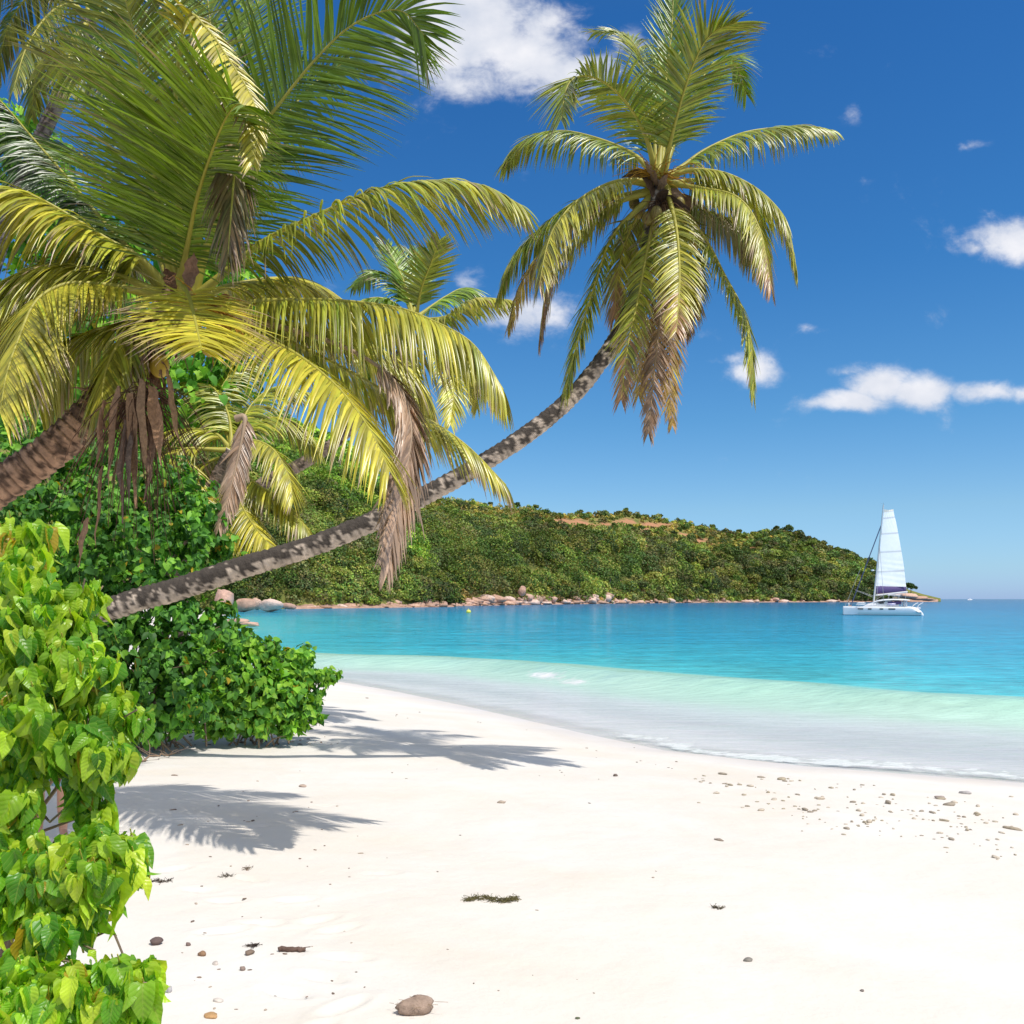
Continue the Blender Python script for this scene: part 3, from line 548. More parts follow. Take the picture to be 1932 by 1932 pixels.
def trunk(parent, pts, Y0, Y1, r0, r1, ringc=(.30, .23, .19), dark=(.05, .04, .035), darkamt=.5, rings=.13, seed=0, ra=.05):
    Q = np.array([P(u, v, Y0 + (Y1 - Y0) * k / (len(pts) - 1)) for k, (u, v) in enumerate(pts)]); n = 420; C_ = spline(Q, n); Ln = np.linalg.norm(np.diff(C_, axis=0), axis=1).sum(); d = np.linspace(0, Ln, n)
    sg = 28; m = MB(); rad = np.interp(np.linspace(0, 1, n), [0, .06, 1], [r0 * 1.15, r0, r1])
    wob = (d / rings + .6 * vnoise(d * 2, d * 0 + seed)) % 1; rad = rad * (1 + ra * (wob - .5) - .4 * ra * (wob < .16))
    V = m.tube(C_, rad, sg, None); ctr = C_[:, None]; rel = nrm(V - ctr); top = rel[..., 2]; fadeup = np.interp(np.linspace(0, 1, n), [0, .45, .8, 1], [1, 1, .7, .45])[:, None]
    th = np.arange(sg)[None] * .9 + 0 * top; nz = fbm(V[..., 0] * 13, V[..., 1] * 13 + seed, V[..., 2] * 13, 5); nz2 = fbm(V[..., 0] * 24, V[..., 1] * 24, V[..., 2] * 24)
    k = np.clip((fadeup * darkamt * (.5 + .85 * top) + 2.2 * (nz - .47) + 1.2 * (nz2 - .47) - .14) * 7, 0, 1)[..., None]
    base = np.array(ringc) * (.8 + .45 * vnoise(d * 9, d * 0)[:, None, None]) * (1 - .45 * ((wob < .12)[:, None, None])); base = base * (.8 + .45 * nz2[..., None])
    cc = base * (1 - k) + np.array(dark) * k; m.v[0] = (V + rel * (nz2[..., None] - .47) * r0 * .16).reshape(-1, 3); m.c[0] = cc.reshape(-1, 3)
    m.build('trunk', M['bark'], parent, smooth=True)
def sheath(parent, p, d, L, w, c, name='leaf_sheath'):
    m = MB(); d = nrm(np.array(d, float)); n = 8; t = np.linspace(0, 1, n); Cc = p + d * (t * L)[:, None] + np.array([0, 0, -.35 * L]) * (t ** 2)[:, None]; sd = nrm(np.cross(d, rng.normal(size=3)))
    pr = np.sin(np.clip(t * 1.05 + .08, 0, 1) * math.pi) ** .7 * w * .5 + .004; nv = nrm(np.cross(d, sd))
    Cc = Cc + np.cumsum(rng.normal(size=(n, 3)) * .012, 0)
    V = np.stack([Cc - sd * pr[:, None], Cc + nv * pr[:, None] * .7, Cc + sd * pr[:, None]], 1) + rng.normal(size=(n, 3, 3)) * w * .05
    b_ = np.arange(n * 3).reshape(n, 3); fs = [np.stack([b_[:-1, e], b_[:-1, e + 1], b_[1:, e + 1], b_[1:, e]], -1).reshape(-1, 4) for e in (0, 1)]
    m.add(V.reshape(-1, 3), np.vstack(fs), np.array(c) * rng.uniform(.7, 1.2)); return m.build(name, M['fibre'], parent, smooth=True)
def spray(parent, p, n, L, c, down=.8, r=.006, spread=1.0, name='flower_stalk', dirn=(0, 0, 0)):
    m = MB()
    for _ in range(n):
        d = nrm(rng.normal(size=3) * [spread, spread, .5] + np.array(dirn)); t = np.linspace(0, 1, 7)[:, None]; q = p + d * L * rng.uniform(.5, 1) * t + np.array([0, 0, -down * L]) * t ** 2 + rng.normal(size=(7, 3)) * .015 * L
        m.tube(q, np.linspace(r, r * .4, 7), 4, np.array(c) * rng.uniform(.6, 1.3), False)
    return m.build(name, M['fibre'], parent)
def nut(parent, p, r, c):
    V, f = ROCKS[2]; th = np.linalg.norm(V, axis=1, keepdims=True); V = V / th * (1 + .05 * V[:, :1]); m = MB(); m.add(V * np.array([r, r, r * 1.25]) + p, f, c); return m.build('coconut', M['rib'], parent, smooth=True)

# --- the tall leaning palm
YR = 14.3; BR = P(120, 1215, 13.2); BR[2] = float(zsand(BR[:1], BR[1:2])[0])
pr_ = empty('palm_tree', BR, 'tall coconut palm whose bare trunk leans right across the bay', 'palm tree')
g = BR; gu = g[0] / 13.2 * F + 966; gv = HZ - (g[2] - EYE) / 13.2 * F
trunk(pr_, [(gu - 20, gv + 10), (120, 1200), (235, 1140), (330, 1113), (450, 1073), (580, 1033), (700, 985), (820, 925), (930, 862), (1020, 800), (1085, 742), (1135, 680), (1172, 620), (1205, 540), (1228, 440), (1243, 345)], 13.2, YR, .178, .10, (.54, .44, .35), (.085, .07, .058), .68, .10, 3, .09)
RF = [ # pts, dy, L, droop, E, c0, c1, mix, tipb, kwargs
 ([(1243, 330), (1250, 230), (1258, 140), (1268, 50), (1272, -70)], 1.0, .72, .05, 25, GRN, LIM, .1, .0, dict(a0=45, a1=18)),
 ([(1240, 330), (1233, 230), (1222, 157), (1203, 94), (1172, 63), (1123, 60)], 1.4, .7, .45, 15, GRN, YEL, .25, .1, {}),
 ([(1238, 335), (1221, 265), (1193, 209), (1150, 162), (1105, 143), (1072, 160), (1058, 226)], -1.5, .85, .35, 8, GRN, YEL, .22, .1, {}),
 ([(1238, 335), (1193, 290), (1123, 260), (1053, 247), (994, 265), (949, 310)], 1.3, .72, 1.0, 0, GRN, YEL, .2, .1, dict(cut=.03)),
 ([(1250, 330), (1272, 240), (1293, 165), (1318, 100), (1345, 62), (1390, 42)], -1.6, .95, .3, 8, GRN, YEL, .22, .08, {}),
 ([(1250, 330), (1300, 200), (1345, 120), (1385, 118), (1408, 178)], 1.6, .75, .6, 5, GRN, LIM, .2, .1, {}),
 ([(1246, 330), (1262, 200), (1285, 95), (1330, 62), (1365, 85)], 1.8, .7, .4, 15, DRK, GRN, .5, 0, {}),
 ([(1236, 330), (1215, 230), (1190, 175), (1165, 160), (1130, 175)], 1.9, .7, .5, 10, GRN, LIM, .4, 0, {}),
 ([(1247, 338), (1284, 317), (1332, 282), (1402, 251), (1472, 240), (1524, 238), (1573, 246)], .9, .62, 1.2, 0, GRN, YEL, .28, .12, {}),
 ([(1252, 340), (1300, 322), (1360, 325), (1416, 349), (1458, 383), (1486, 425), (1503, 510)], -.5, .66, 1.3, 5, GRN, YEL, .5, .2, {}),
 ([(1254, 345), (1320, 355), (1390, 372), (1432, 430), (1455, 540)], -1.2, .75, 1.3, 0, GRN, YEL, .55, .5, dict(br=.7)),
 ([(1255, 350), (1310, 340), (1375, 350), (1425, 385), (1440, 450), (1445, 520)], 1.2, .7, 1.3, 0, GRN, YEL, .4, .4, {}),
 ([(1258, 365), (1290, 401), (1332, 453), (1367, 519), (1399, 579), (1416, 640), (1422, 745)], -.7, .62, .9, 5, GRN, YEL, .35, .2, {}),
 ([(1256, 350), (1274, 420), (1281, 480), (1282, 540), (1276, 625)], -1.9, .62, .55, 5, GRN, YEL, .62, .4, dict(br=.72, ds=(1, 1.3))),
 ([(1245, 365), (1222, 470), (1205, 560), (1185, 650), (1172, 755)], -1.0, .6, .7, 5, GRN, YEL, .42, .5, dict(br=.6)),
 ([(1248, 370), (1256, 470), (1250, 560), (1240, 650), (1223, 818)], -1.3, .5, .9, -10, BRN, GRY, .4, .8, dict(rib=(.3, .2, .1), cut=.1, curl=.3, start=.35)),
 ([(1258, 370), (1268, 500), (1268, 620), (1262, 700), (1268, 800)], -.9, .46, .9, -10, BRN * 1.2, YEL, .2, .8, dict(rib=(.3, .2, .1), cut=.15, curl=.4, start=.3)),
 ([(1240, 365), (1225, 500), (1218, 620), (1205, 745)], .7, .7, .9, -10, BRN, YEL, .25, .8, dict(rib=(.3, .2, .1), cut=.2, curl=.3)),
 ([(1250, 365), (1300, 440), (1300, 540), (1290, 620)], .6, .7, .9, 0, GRN, YEL, .5, .5, dict(br=.6)),
 ([(1240, 360), (1190, 430), (1165, 520), (1160, 600)], .9, .7, .9, 0, GRN, YEL, .45, .5, dict(br=.6)),
 ([(1230, 370), (1158, 443), (1123, 537), (1096, 624), (1078, 690), (1066, 745)], -.6, .62, .7, 5, GRN, YEL, .3, .2, {}),
 ([(1238, 352), (1200, 340), (1150, 346), (1095, 375), (1053, 418), (1032, 465), (1018, 535)], -1.2, .82, 1.1, 0, GRN, YEL, .6, .35, dict(br=.85)),
 ([(1238, 350), (1170, 345), (1090, 378), (1020, 430), (965, 490), (938, 560)], .6, .66, 1.1, 0, GRN, YEL, .22, .15, {}),
 ([(1235, 360), (1150, 390), (1080, 455), (1035, 530), (1018, 640)], -.2, .68, 1.1, 0, GRN, YEL, .5, .6, dict(cut=.1, curl=.2, br=.5)),
 ([(1235, 358), (1140, 380), (1045, 450), (985, 530), (958, 615)], .9, .6, 1.0, -5, BRN, YEL, .3, .8, dict(cut=.2, curl=.3)),
 ([(1260, 355), (1330, 395), (1400, 430), (1425, 500)], .6, .7, 1.2, 0, GRN, BRN, .4, .5, dict(cut=.1)),
]
for i, (pts, dy, L, dr, E, c0, c1, mx_c, tb, kw) in enumerate(RF): frond(pr_, pts, YR, dy, L * 1.05, dr, E, c0, c1, mx_c, tb, nl=108, wd=.030, seed=i, **kw)
for i, (u, v, Yo) in enumerate([(1314, 456, -.2), (1205, 400, .1), (1222, 412, -.2), (1238, 402, -.3), (1196, 383, .2), (1270, 400, .1), (1282, 385, -.1)]): nut(pr_, P(u, v, YR + Yo), .085, (.34, .27, .04) if i < 2 else (.24, .19, .05))
spray(pr_, P(1232, 330, YR - .2), 26, .75, (.5, .28, .04), .3, .008, 1.0, dirn=(-.7, 0, .5)); spray(pr_, P(1252, 335, YR - .2), 26, .75, (.5, .26, .04), .35, .008, 1.0, dirn=(.8, 0, .4)); spray(pr_, P(1245, 385, YR - .1), 30, .9, (.16, .09, .05), 1.0, .006, .7, 'dead_flower_stalk')
for i in range(14):
    a = i * 2.4; sheath(pr_, P(1243 + 8 * math.cos(a), 345 + rng.uniform(-15, 45), YR + .12 * math.sin(a)), (math.cos(a) * .7, math.sin(a) * .7, rng.uniform(-.6, 1.2)), rng.uniform(.35, .65), .2, [(.16, .10, .06), (.28, .19, .12), (.10, .07, .055)][i % 3])

# --- the big near palm at left
YL = 9.0; LB = np.array([-6.6, 8.4, 0]); LB[2] = float(zsand(LB[:1], LB[1:2])[0])
pl_ = empty('palm_tree', LB, 'large coconut palm in the near left with yellow green fronds filling the corner', 'palm tree')
lu = LB[0] / 8.4 * F + 966; lv = HZ - (LB[2] - EYE) / 8.4 * F
trunk(pl_, [(lu, lv + 8), (lu + 30, 1350), (-290, 1150), (-150, 1020), (0, 917), (95, 852), (167, 785), (235, 705), (300, 620), (345, 545)], 8.4, YL, .19, .15, (.46, .28, .18), (.13, .08, .055), .3, .09, 8, .11)
LF = [
 ([(333, 560), (352, 470), (370, 380), (393, 305), (420, 235), (445, 198), (462, 200)], -1.9, 1.45, .16, 5, GRN, LIM, .3, .12, dict(a0=66, a1=36, wd=.030, nl=120, ds=(1, 4.5), ls=(1.15, .55), start=.14)),
 ([(350, 555), (385, 400), (415, 270), (442, 205), (448, 260), (440, 350), (430, 480)], -1.5, .7, 1.2, -10, DRK, BRN, .4, .7, dict(a0=38, a1=15, start=.42, nl=80, curl=.2)),
 ([(350, 555), (330, 250), (350, 40), (390, 55), (430, 110), (475, 185), (486, 240), (478, 310)], -1.8, .42, .5, 5, LIM, YEL, 1.0, .5, dict(start=.5, nl=52, ls=(1.1, .6), a0=60)),
 ([(365, 550), (405, 420), (444, 334), (487, 250), (534, 187), (590, 118), (650, 58), (710, 25), (760, 22), (800, 66)], -.6, 1.18, .28, 3, GRN, LIM, .25, .06, dict(start=.06, nl=112, wd=.034, roll=-62, a0=62, a1=34)),
 ([(330, 560), (300, 400), (285, 260), (267, 150), (254, 67), (237, 0), (222, -80)], -.8, 1.15, .25, 5, GRN, YEL, .25, .08, dict(nl=90, a0=66, a1=50)),
 ([(355, 555), (395, 330), (435, 150), (480, 20), (520, -60)], 1.2, 1.0, .35, 5, GRN, LIM, .3, 0, {}),
 ([(340, 555), (345, 350), (340, 180), (325, 60), (300, -60)], 1.5, 1.0, .3, 8, DRK, GRN, .6, 0, {}),
 ([(335, 560), (310, 420), (270, 300), (215, 200), (150, 130), (80, 110)], .9, 1.2, .4, 8, GRN * .8, YEL, .3, .1, dict(roll=40, nl=85)),
 ([(330, 560), (280, 440), (210, 340), (130, 280), (40, 270)], 1.4, 1.1, .6, 5, DRK * 1.3, GRN, .4, .1, dict(nl=85)),
 ([(345, 555), (375, 400), (395, 230), (400, 90), (385, -60)], .6, 1.1, .2, 8, GRN * .8, LIM, .2, .05, dict(nl=85, wd=.03)),
 ([(355, 555), (430, 400), (510, 260), (590, 160), (660, 110)], 1.5, 1.0, .5, 5, DRK, GRN, .4, .05, dict(roll=-50, nl=80)),
 ([(320, 560), (250, 500), (170, 480), (90, 500), (20, 570), (-20, 640)], .6, .95, 1.2, 0, DRK * 1.2, YEL, .25, .3, {}),
 ([(315, 550), (197, 420), (133, 343), (67, 267), (0, 190), (-60, 140)], .5, .80, 1.5, 0, DRK * .8, DRK, .3, .05, dict(nl=100)),
 ([(325, 555), (267, 490), (200, 450), (133, 408), (67, 372), (0, 352), (-90, 350), (-160, 400)], -.9, 1.0, 1.1, 0, LIM, YEL, .6, .3, {}),
 ([(320, 565), (240, 545), (170, 535), (117, 538), (67, 570), (35, 640), (13, 705), (0, 780)], -1.6, .9, .9, 3, LIM, YEL, .75, .5, {}),
 ([(320, 562), (220, 520), (110, 500), (10, 530), (-60, 600), (-90, 690)], -.6, 1.0, 1.0, 0, GRN, YEL, .5, .3, {}),
 ([(345, 560), (335, 540), (342, 535), (356, 560), (368, 605), (380, 660)], -2.4, .82, .35, 10, LIM, YEL, .85, .8, dict(start=.3, nl=56, a0=78, a1=30, curl=.12, wd=.042)),
 ([(375, 590), (407, 585), (480, 571), (560, 566), (644, 568), (745, 580), (811, 603), (891, 648), (950, 735)], -.9, .95, 1.9, 0, GRN, YEL, .55, .2, dict(nl=96)),
 ([(365, 565), (460, 484), (510, 447), (570, 418), (644, 385), (711, 358), (811, 341), (911, 350), (985, 388)], -.6, .85, .95, 0, GRN, YEL, .38, .15, dict(nl=100)),
 ([(375, 590), (430, 618), (480, 630), (545, 660), (600, 698), (650, 745), (700, 815), (735, 890)], -1.6, .95, .9, 3, LIM, YEL, .75, .15, dict(nl=80, wd=.04)),
 ([(370, 585), (500, 625), (620, 680), (720, 735), (800, 785), (880, 840), (955, 915)], -.3, .75, 1.1, 0, GRN, YEL, .55, .5, dict(cut=.08, nl=90)),
 ([(365, 565), (450, 535), (540, 525), (610, 545), (670, 610)], .9, .8, 1.0, 0, LIM, YEL, .8, .1, {}),
 ([(370, 585), (480, 600), (600, 620), (720, 660), (790, 720), (820, 790)], .9, .8, 1.1, 0, GRN, YEL, .55, .4, dict(cut=.05)),
 ([(370, 590), (500, 610), (650, 655), (745, 720), (775, 800), (768, 880), (750, 960), (732, 1064)], -1.3, .62, .6, -5, BRN * 1.1, GRY * 1.35, .7, .9, dict(start=.5, rib=(.4, .28, .18), nl=110, wd=.05, curl=.15, a0=40, a1=16, label='dead brown frond hanging over the leaning trunk')),
 ([(335, 580), (280, 600), (230, 640), (200, 700), (190, 775)], -.7, .8, 1.0, 0, GRN, YEL, .5, .6, {}),
 ([(330, 580), (230, 610), (140, 640), (90, 700), (75, 770)], .2, .85, 1.0, 0, GRN, YEL, .5, .4, {}),
]
for i, (pts, dy, L, dr, E, c0, c1, mx_c, tb, kw) in enumerate(LF):
    kw = dict(kw); nl = int(kw.pop('nl', 95) * 1.35); wd = kw.pop('wd', .036) * .74; frond(pl_, pts, YL, dy, L, dr, E, c0, c1, mx_c, tb, nl=nl, wd=wd, seed=40 + i, ribr=.026, **kw)
for i, (u, v) in enumerate([(410, 625), (430, 655), (395, 650), (300, 690)]): nut(pl_, P(u, v, YL - .3), .09, (.50, .34, .04))
spray(pl_, P(385, 585, YL - .5), 60, .55, (.58, .30, .05), .35, .007, 1.0, dirn=(1.1, -.3, .1)); spray(pl_, P(250, 760, YL - .9), 70, .7, (.15, .085, .055), 1.1, .006, .6, 'dead_flower_stalk'); spray(pl_, P(285, 740, YL - .9), 60, .62, (.15, .085, .055), 1.0, .006, .5, 'dead_flower_stalk')
for (u0, v0, dx, dz, L, w, c) in [(375, 590, .8, .55, .42, .17, (.34, .15, .07)), (385, 600, 1., .35, .48, .15, (.40, .19, .08)), (330, 555, -.25, .9, .35, .2, (.27, .15, .09)), (355, 545, .15, 1, .5, .24, (.33, .2, .14)), (310, 700, .2, -1, .5, .25, (.4, .25, .16)), (225, 730, -.1, -1, .6, .2, (.36, .22, .14)), (245, 740, .05, -1, .75, .2, (.34, .21, .13)), (265, 720, .1, -1, .6, .24, (.38, .24, .15)), (285, 730, .2, -1, .5, .2, (.33, .2, .13)), (235, 790, 0, -1, .65, .16, (.17, .12, .10)), (250, 815, -.05, -1, .5, .15, (.15, .11, .09)), (285, 790, .1, -1, .5, .12, (.2, .13, .1)), (190, 880, -.1, -1, .5, .12, (.34, .21, .14)), (165, 975, -.35, -1, .28, .16, (.36, .22, .14)), (195, 760, -.2, -1, .4, .22, (.36, .22, .15)), (330, 650, 1, .1, .35, .14, (.55, .38, .06))]:
    sheath(pl_, P(u0, v0, YL - .45 - (.7 if v0 > 640 else 0)), (dx, -.1, dz), L * 1.0, w * .5, np.array(c) * [1.1, 1.08, 1.0])
for i in range(150):
    a = rng.uniform(0, 6.3); k = rng.random() ** .9; u, v = 190 + 140 * k, 800 - 220 * k
    sheath(pl_, P(u + 10 * math.cos(a), v, YL - .12 * abs(math.sin(a))), (math.cos(a) * .6, -abs(math.sin(a)), rng.uniform(-1, .4)), rng.uniform(.2, .5), rng.uniform(.03, .10), [(.34, .20, .12), (.24, .145, .09), (.44, .28, .17)][i % 3])

# --- the palm behind, between the two
Y3 = 20.0; B3 = P(330, 1080, 19.5); B3[2] = float(zsand(B3[:1], B3[1:2])[0]); B3[2] = max(B3[2], .3)
p3 = empty('palm_tree', B3, 'smaller green palm seen between the near palm and the leaning palm', 'palm tree')
v3 = HZ - (B3[2] - EYE) / 19.5 * F
trunk(p3, [(330, v3 + 5), (360, 1050), (440, 960), (500, 910), (564, 878), (640, 828), (710, 750), (755, 670), (780, 600)], 19.5, Y3, .15, .11, (.38, .28, .22), (.1, .08, .06), .4, .1, 5)
F3 = [([(780, 600), (765, 540), (748, 500), (728, 462)], .8, GRN, LIM, .2, .2, 20), ([(785, 600), (795, 545), (811, 502), (828, 455)], -1.2, GRN, YEL, .2, .15, 10), ([(780, 600), (755, 545), (715, 512), (665, 540)], 1, GRN, LIM, .2, .8, 5), ([(780, 602), (730, 565), (680, 570), (635, 620)], -.6, GRN, LIM, .3, .9, 5),
      ([(785, 600), (840, 560), (880, 545), (905, 585)], .9, GRN, LIM, .3, .9, 5), ([(788, 605), (841, 597), (878, 572), (911, 562), (962, 566)], -.5, GRN, YEL, .5, .9, 0), ([(788, 608), (850, 630), (905, 680), (940, 770)], -.6, GRN, YEL, .6, .9, 0), ([(785, 610), (830, 660), (855, 720), (850, 800)], -1.2, LIM, YEL, .6, .7, 0),
      ([(780, 610), (770, 680), (775, 760), (800, 830)], -1.2, GRN, YEL, .6, .7, 0), ([(778, 608), (720, 640), (680, 700), (660, 780)], -.5, GRN, YEL, .5, .8, 0), ([(785, 600), (775, 540), (785, 490), (770, 470)], 1.4, DRK, GRN, .5, .1, 20), ([(783, 610), (840, 640), (890, 690), (900, 770)], 1, GRN, YEL, .6, 1.2, 0), ([(780, 605), (740, 610), (700, 640), (690, 720)], 1.2, GRN, LIM, .4, 1.2, 0)]
for i, (pts, dy, c0, c1, mc, dr, E) in enumerate(F3): frond(p3, pts, Y3, dy * 1.3, .72, dr, E, c0, c1, mc, .2, nl=65, wd=.05, seed=80 + i)

# --- the low palm behind the shrubs
Y5 = 17.2; B5 = np.array([P(300, 1100, 17.4)[0], 17.4, 0]); B5[2] = float(zsand(B5[:1], B5[1:2])[0])
p5 = empty('palm_tree', B5, 'low palm with drooping yellow fronds above the leaning trunk base', 'palm tree'); v5 = HZ - (B5[2] - EYE) / 17.4 * F
trunk(p5, [(300, v5 + 5), (310, 1150), (360, 1000), (410, 900), (438, 850)], 17.4, Y5, .14, .12, (.3, .22, .17), (.1, .08, .06), .4, .1, 6)
F5 = [([(438, 850), (400, 815), (330, 812), (275, 850)], .3, .5), ([(440, 845), (480, 832), (517, 850), (545, 900), (553, 945)], -.6, .55), ([(435, 850), (340, 850), (350, 905), (390, 955), (412, 1005)], -.7, .6), ([(438, 870), (480, 910), (534, 945), (570, 985), (592, 1018)], -.5, .5), ([(438, 880), (455, 950), (485, 1000), (522, 1042)], -1.0, .6),
      ([(440, 845), (500, 790), (560, 800), (600, 850)], .8, .35), ([(438, 845), (430, 780), (400, 730), (350, 720)], .7, .3), ([(440, 850), (470, 770), (520, 730), (580, 740)], 1.0, .3), ([(436, 860), (380, 880), (340, 940), (330, 1000)], .2, .45), ([(438, 865), (450, 920), (440, 980), (430, 1030)], -.8, .5), ([(440, 850), (410, 760), (440, 700), (480, 680)], 1.1, .3)]
for i, (pts, dy, mc) in enumerate(F5): frond(p5, pts, Y5, dy * 1.4, .85, 1.0, 3, GRN, YEL, mc + .08, .3, nl=75, wd=.04, seed=100 + i)
frond(p5, [(445, 790), (462, 790), (452, 850), (435, 920), (415, 990)], Y5 - 1.5, -.6, .6, .7, -5, BRN * 1.1, GRY * 1.3, .6, .9, start=.1, rib=(.4, .28, .18), nl=95, wd=.05, seed=120, curl=.15, a0=42, a1=16, label='dead brown frond hanging from the low palm')

# --- dark palm high in the top left corner
Y4 = 17.0; B4 = np.array([P(-80, 1100, 17)[0], 17, 0]); B4[2] = float(zsand(B4[:1], B4[1:2])[0])
p4 = empty('palm_tree', B4, 'tall shadowed palm behind, its thin grey trunk seen in the top left corner', 'palm tree'); v4 = HZ - (B4[2] - EYE) / 17 * F
trunk(p4, [(-80, v4 + 5), (-90, 900), (-40, 600), (30, 380), (75, 265), (110, 190), (150, 100), (170, 40)], 17, Y4, .16, .12, (.26, .22, .21), (.1, .08, .07), .4, .1, 7)
for i, (pts, dy) in enumerate([([(170, 40), (120, -10), (60, -10), (15, 50), (-5, 140)], .5), ([(170, 40), (130, 10), (90, 30), (50, 90), (25, 170)], -.9), ([(170, 40), (150, 60), (130, 110), (135, 180)], -1.2), ([(170, 40), (200, 90), (210, 160), (200, 220)], -.8), ([(170, 40), (230, 10), (280, 30), (310, 100)], .7), ([(170, 40), (120, 60), (70, 130), (60, 220)], 1), ([(170, 40), (60, -60), (0, -40), (-40, 30)], -.5), ([(170, 40), (150, -60), (120, -140)], .5), ([(170, 40), (220, -40), (290, -60)], -.6)]):
    frond(p4, pts, Y4, dy * 1.5, .72, 1.1, 3, DRK * 1.2, YEL, .2, .3, nl=75, wd=.04, seed=140 + i)

# --- small palms on the far slopes
def far_palm(p, r, label):
    root = empty('palm_tree', p, label, 'palm tree', 'small palms on the far slopes'); h = r * rng.uniform(.9, 1.3); t = MB(); t.tube(p + np.linspace(0, 1, 5)[:, None] * np.array([.1 * h, 0, h]), .05 * r, 5, (.25, .2, .16)); t.build('trunk', M['twig'], root)
    c = p + np.array([.1 * h, 0, h]); m = MB()
    for k in range(15):
        a = k * 2.399 + rng.uniform(-.3, .3); el = rng.uniform(-.2, 1.1); q = np.linspace(0, 1, 9)[:, None]; d = np.array([math.cos(a) * math.cos(el), math.sin(a) * math.cos(el), math.sin(el)])
        C_ = c + d * r * q + np.array([0, 0, -.75 * r]) * q ** 2; sd = nrm(np.cross(d, [0, 0, 1.])); wv = np.array([.1, .2, .24, .25, .24, .2, .15, .1, .02])[:, None] * r
        for s_ in (-1, 1):
            for j in range(8):
                a0, a1 = C_[j], C_[j + 1]; tip = (a0 + a1) / 2 + s_ * sd * wv[j] + (a1 - a0) * .9 + np.array([0, 0, -.09 * r]); m.add([a0, a0 * .45 + a1 * .55, tip], [[0, 1, 2]], np.array([.16, .21, .05]) * rng.uniform(.7, 1.3))
    m.build('crown', M['leaf_far'], root)
for (u, t, r, H) in [(640, .55, 3.2, H2), (665, .45, 3.4, H2), (605, .5, 3.4, H2), (690, .42, 3, H2), (620, .42, 3.2, H2), (585, .35, 3, H2), (655, .35, 3.2, H2), (675, .06, 3.4, H1), (560, .05, 3.2, H2), (735, .05, 2.6, H2), (1150, .03, 5, H1), (1165, .05, 5, H1), (1290, .05, 5, H1), (1330, .04, 5, H1), (1505, .05, 6, H1), (1530, .06, 6, H1), (1550, .05, 6, H1), (1575, .06, 6, H1), (1600, .05, 6, H1)]:
    p = H.pt(np.array([u]), np.array([t]))[0]; p[2] += r * 1.3
    far_palm(p, r, 'little palm with pale fronds on the near green slope behind the leaning trunk' if H is H2 else 'little palm with pale fronds at the foot of the far headland')

# ------------------------------------------------------------------ broad leaves
def leaf_tmpl(nv, heart=True, fold=.25, bend=.35):
    ys = np.linspace(0, 1, nv); wv = (np.sin(math.pi * np.clip(ys * .93 + .07, 0, 1) ** .62) ** .8) * (.46 if heart else .3); wv[-1] = 0.0
    V = []; UV = []
    for y, w_ in zip(ys, wv):
        z = -bend * y * y; yb = y - (.10 * (1 - y) ** 6 * 3 if heart else 0)
        V += [(-w_, yb if y > .0 else -.06, z + fold * w_), (-w_ * .5, y, z + fold * w_ * .6), (0, y, z), (w_ * .5, y, z + fold * w_ * .6), (w_, yb if y > .0 else -.06, z + fold * w_)]
        UV += [(-w_, y), (-w_ * .5, y), (1e-4, y), (w_ * .5, y), (w_, y)]
    i = np.arange(nv * 5).reshape(nv, 5); f = np.stack([i[:-1, :-1], i[:-1, 1:], i[1:, 1:], i[1:, :-1]], -1).reshape(-1, 4)
    return np.array(V), f, np.array(UV)
def put_leaves(m, tm, pos, axis, nor, size, colr, rg, wav=.0):
    V, f, UV = tm; n = len(pos); a = nrm(axis); nn = nrm(nor - (nor * a).sum(-1, keepdims=True) * a); x = np.cross(a, nn)
    T = np.broadcast_to(V, (n,) + V.shape).copy(); 
    if wav: T[..., 2] += wav * np.sin(V[None, :, 1] * 9 + rg.uniform(0, 6, (n, 1))) * np.abs(V[None, :, 0]) * 2 * rg.uniform(.2, 1, (n, 1)); T[..., 2] += (-(V[None, :, 1]) ** 2) * rg.uniform(-.15, .35, (n, 1)); T[..., 0] *= rg.uniform(.75, 1.1, (n, 1))
    W = pos[:, None] + size[:, None, None] * (T[..., 0:1] * x[:, None] + T[..., 1:2] * a[:, None] + T[..., 2:3] * nn[:, None])
    F_ = (f[None] + (np.arange(n) * len(V))[:, None, None]).reshape(-1, 4)
    m.add(W.reshape(-1, 3), F_, np.repeat(colr, len(V), 0), np.tile(UV, (n, 1)))
def blobpts(blobs, n, rg, inner=.55):
    B = np.array(blobs, float); wgt = B[:, 3] ** 2; k = rg.choice(len(B), n, p=wgt / wgt.sum()); d = nrm(rg.normal(size=(n, 3))); rr_ = 1 - (1 - inner) * rg.random(n) ** 1.6
    c = B[k]; ctr = np.stack([(c[:, 0] - 966) / F * c[:, 2], c[:, 2], EYE - (c[:, 1] - HZ) / F * c[:, 2]], -1); rad = c[:, 3] / F * c[:, 2]
    rr_ = rr_ * (.62 + .8 * fbm(d[:, 0] * 3 + k, d[:, 1] * 3, d[:, 2] * 3))
    rr_ = np.where(rg.random(n) < .10, rg.uniform(1.0, 1.28, n), rr_)
    return ctr + d * (rad * rr_)[:, None], d
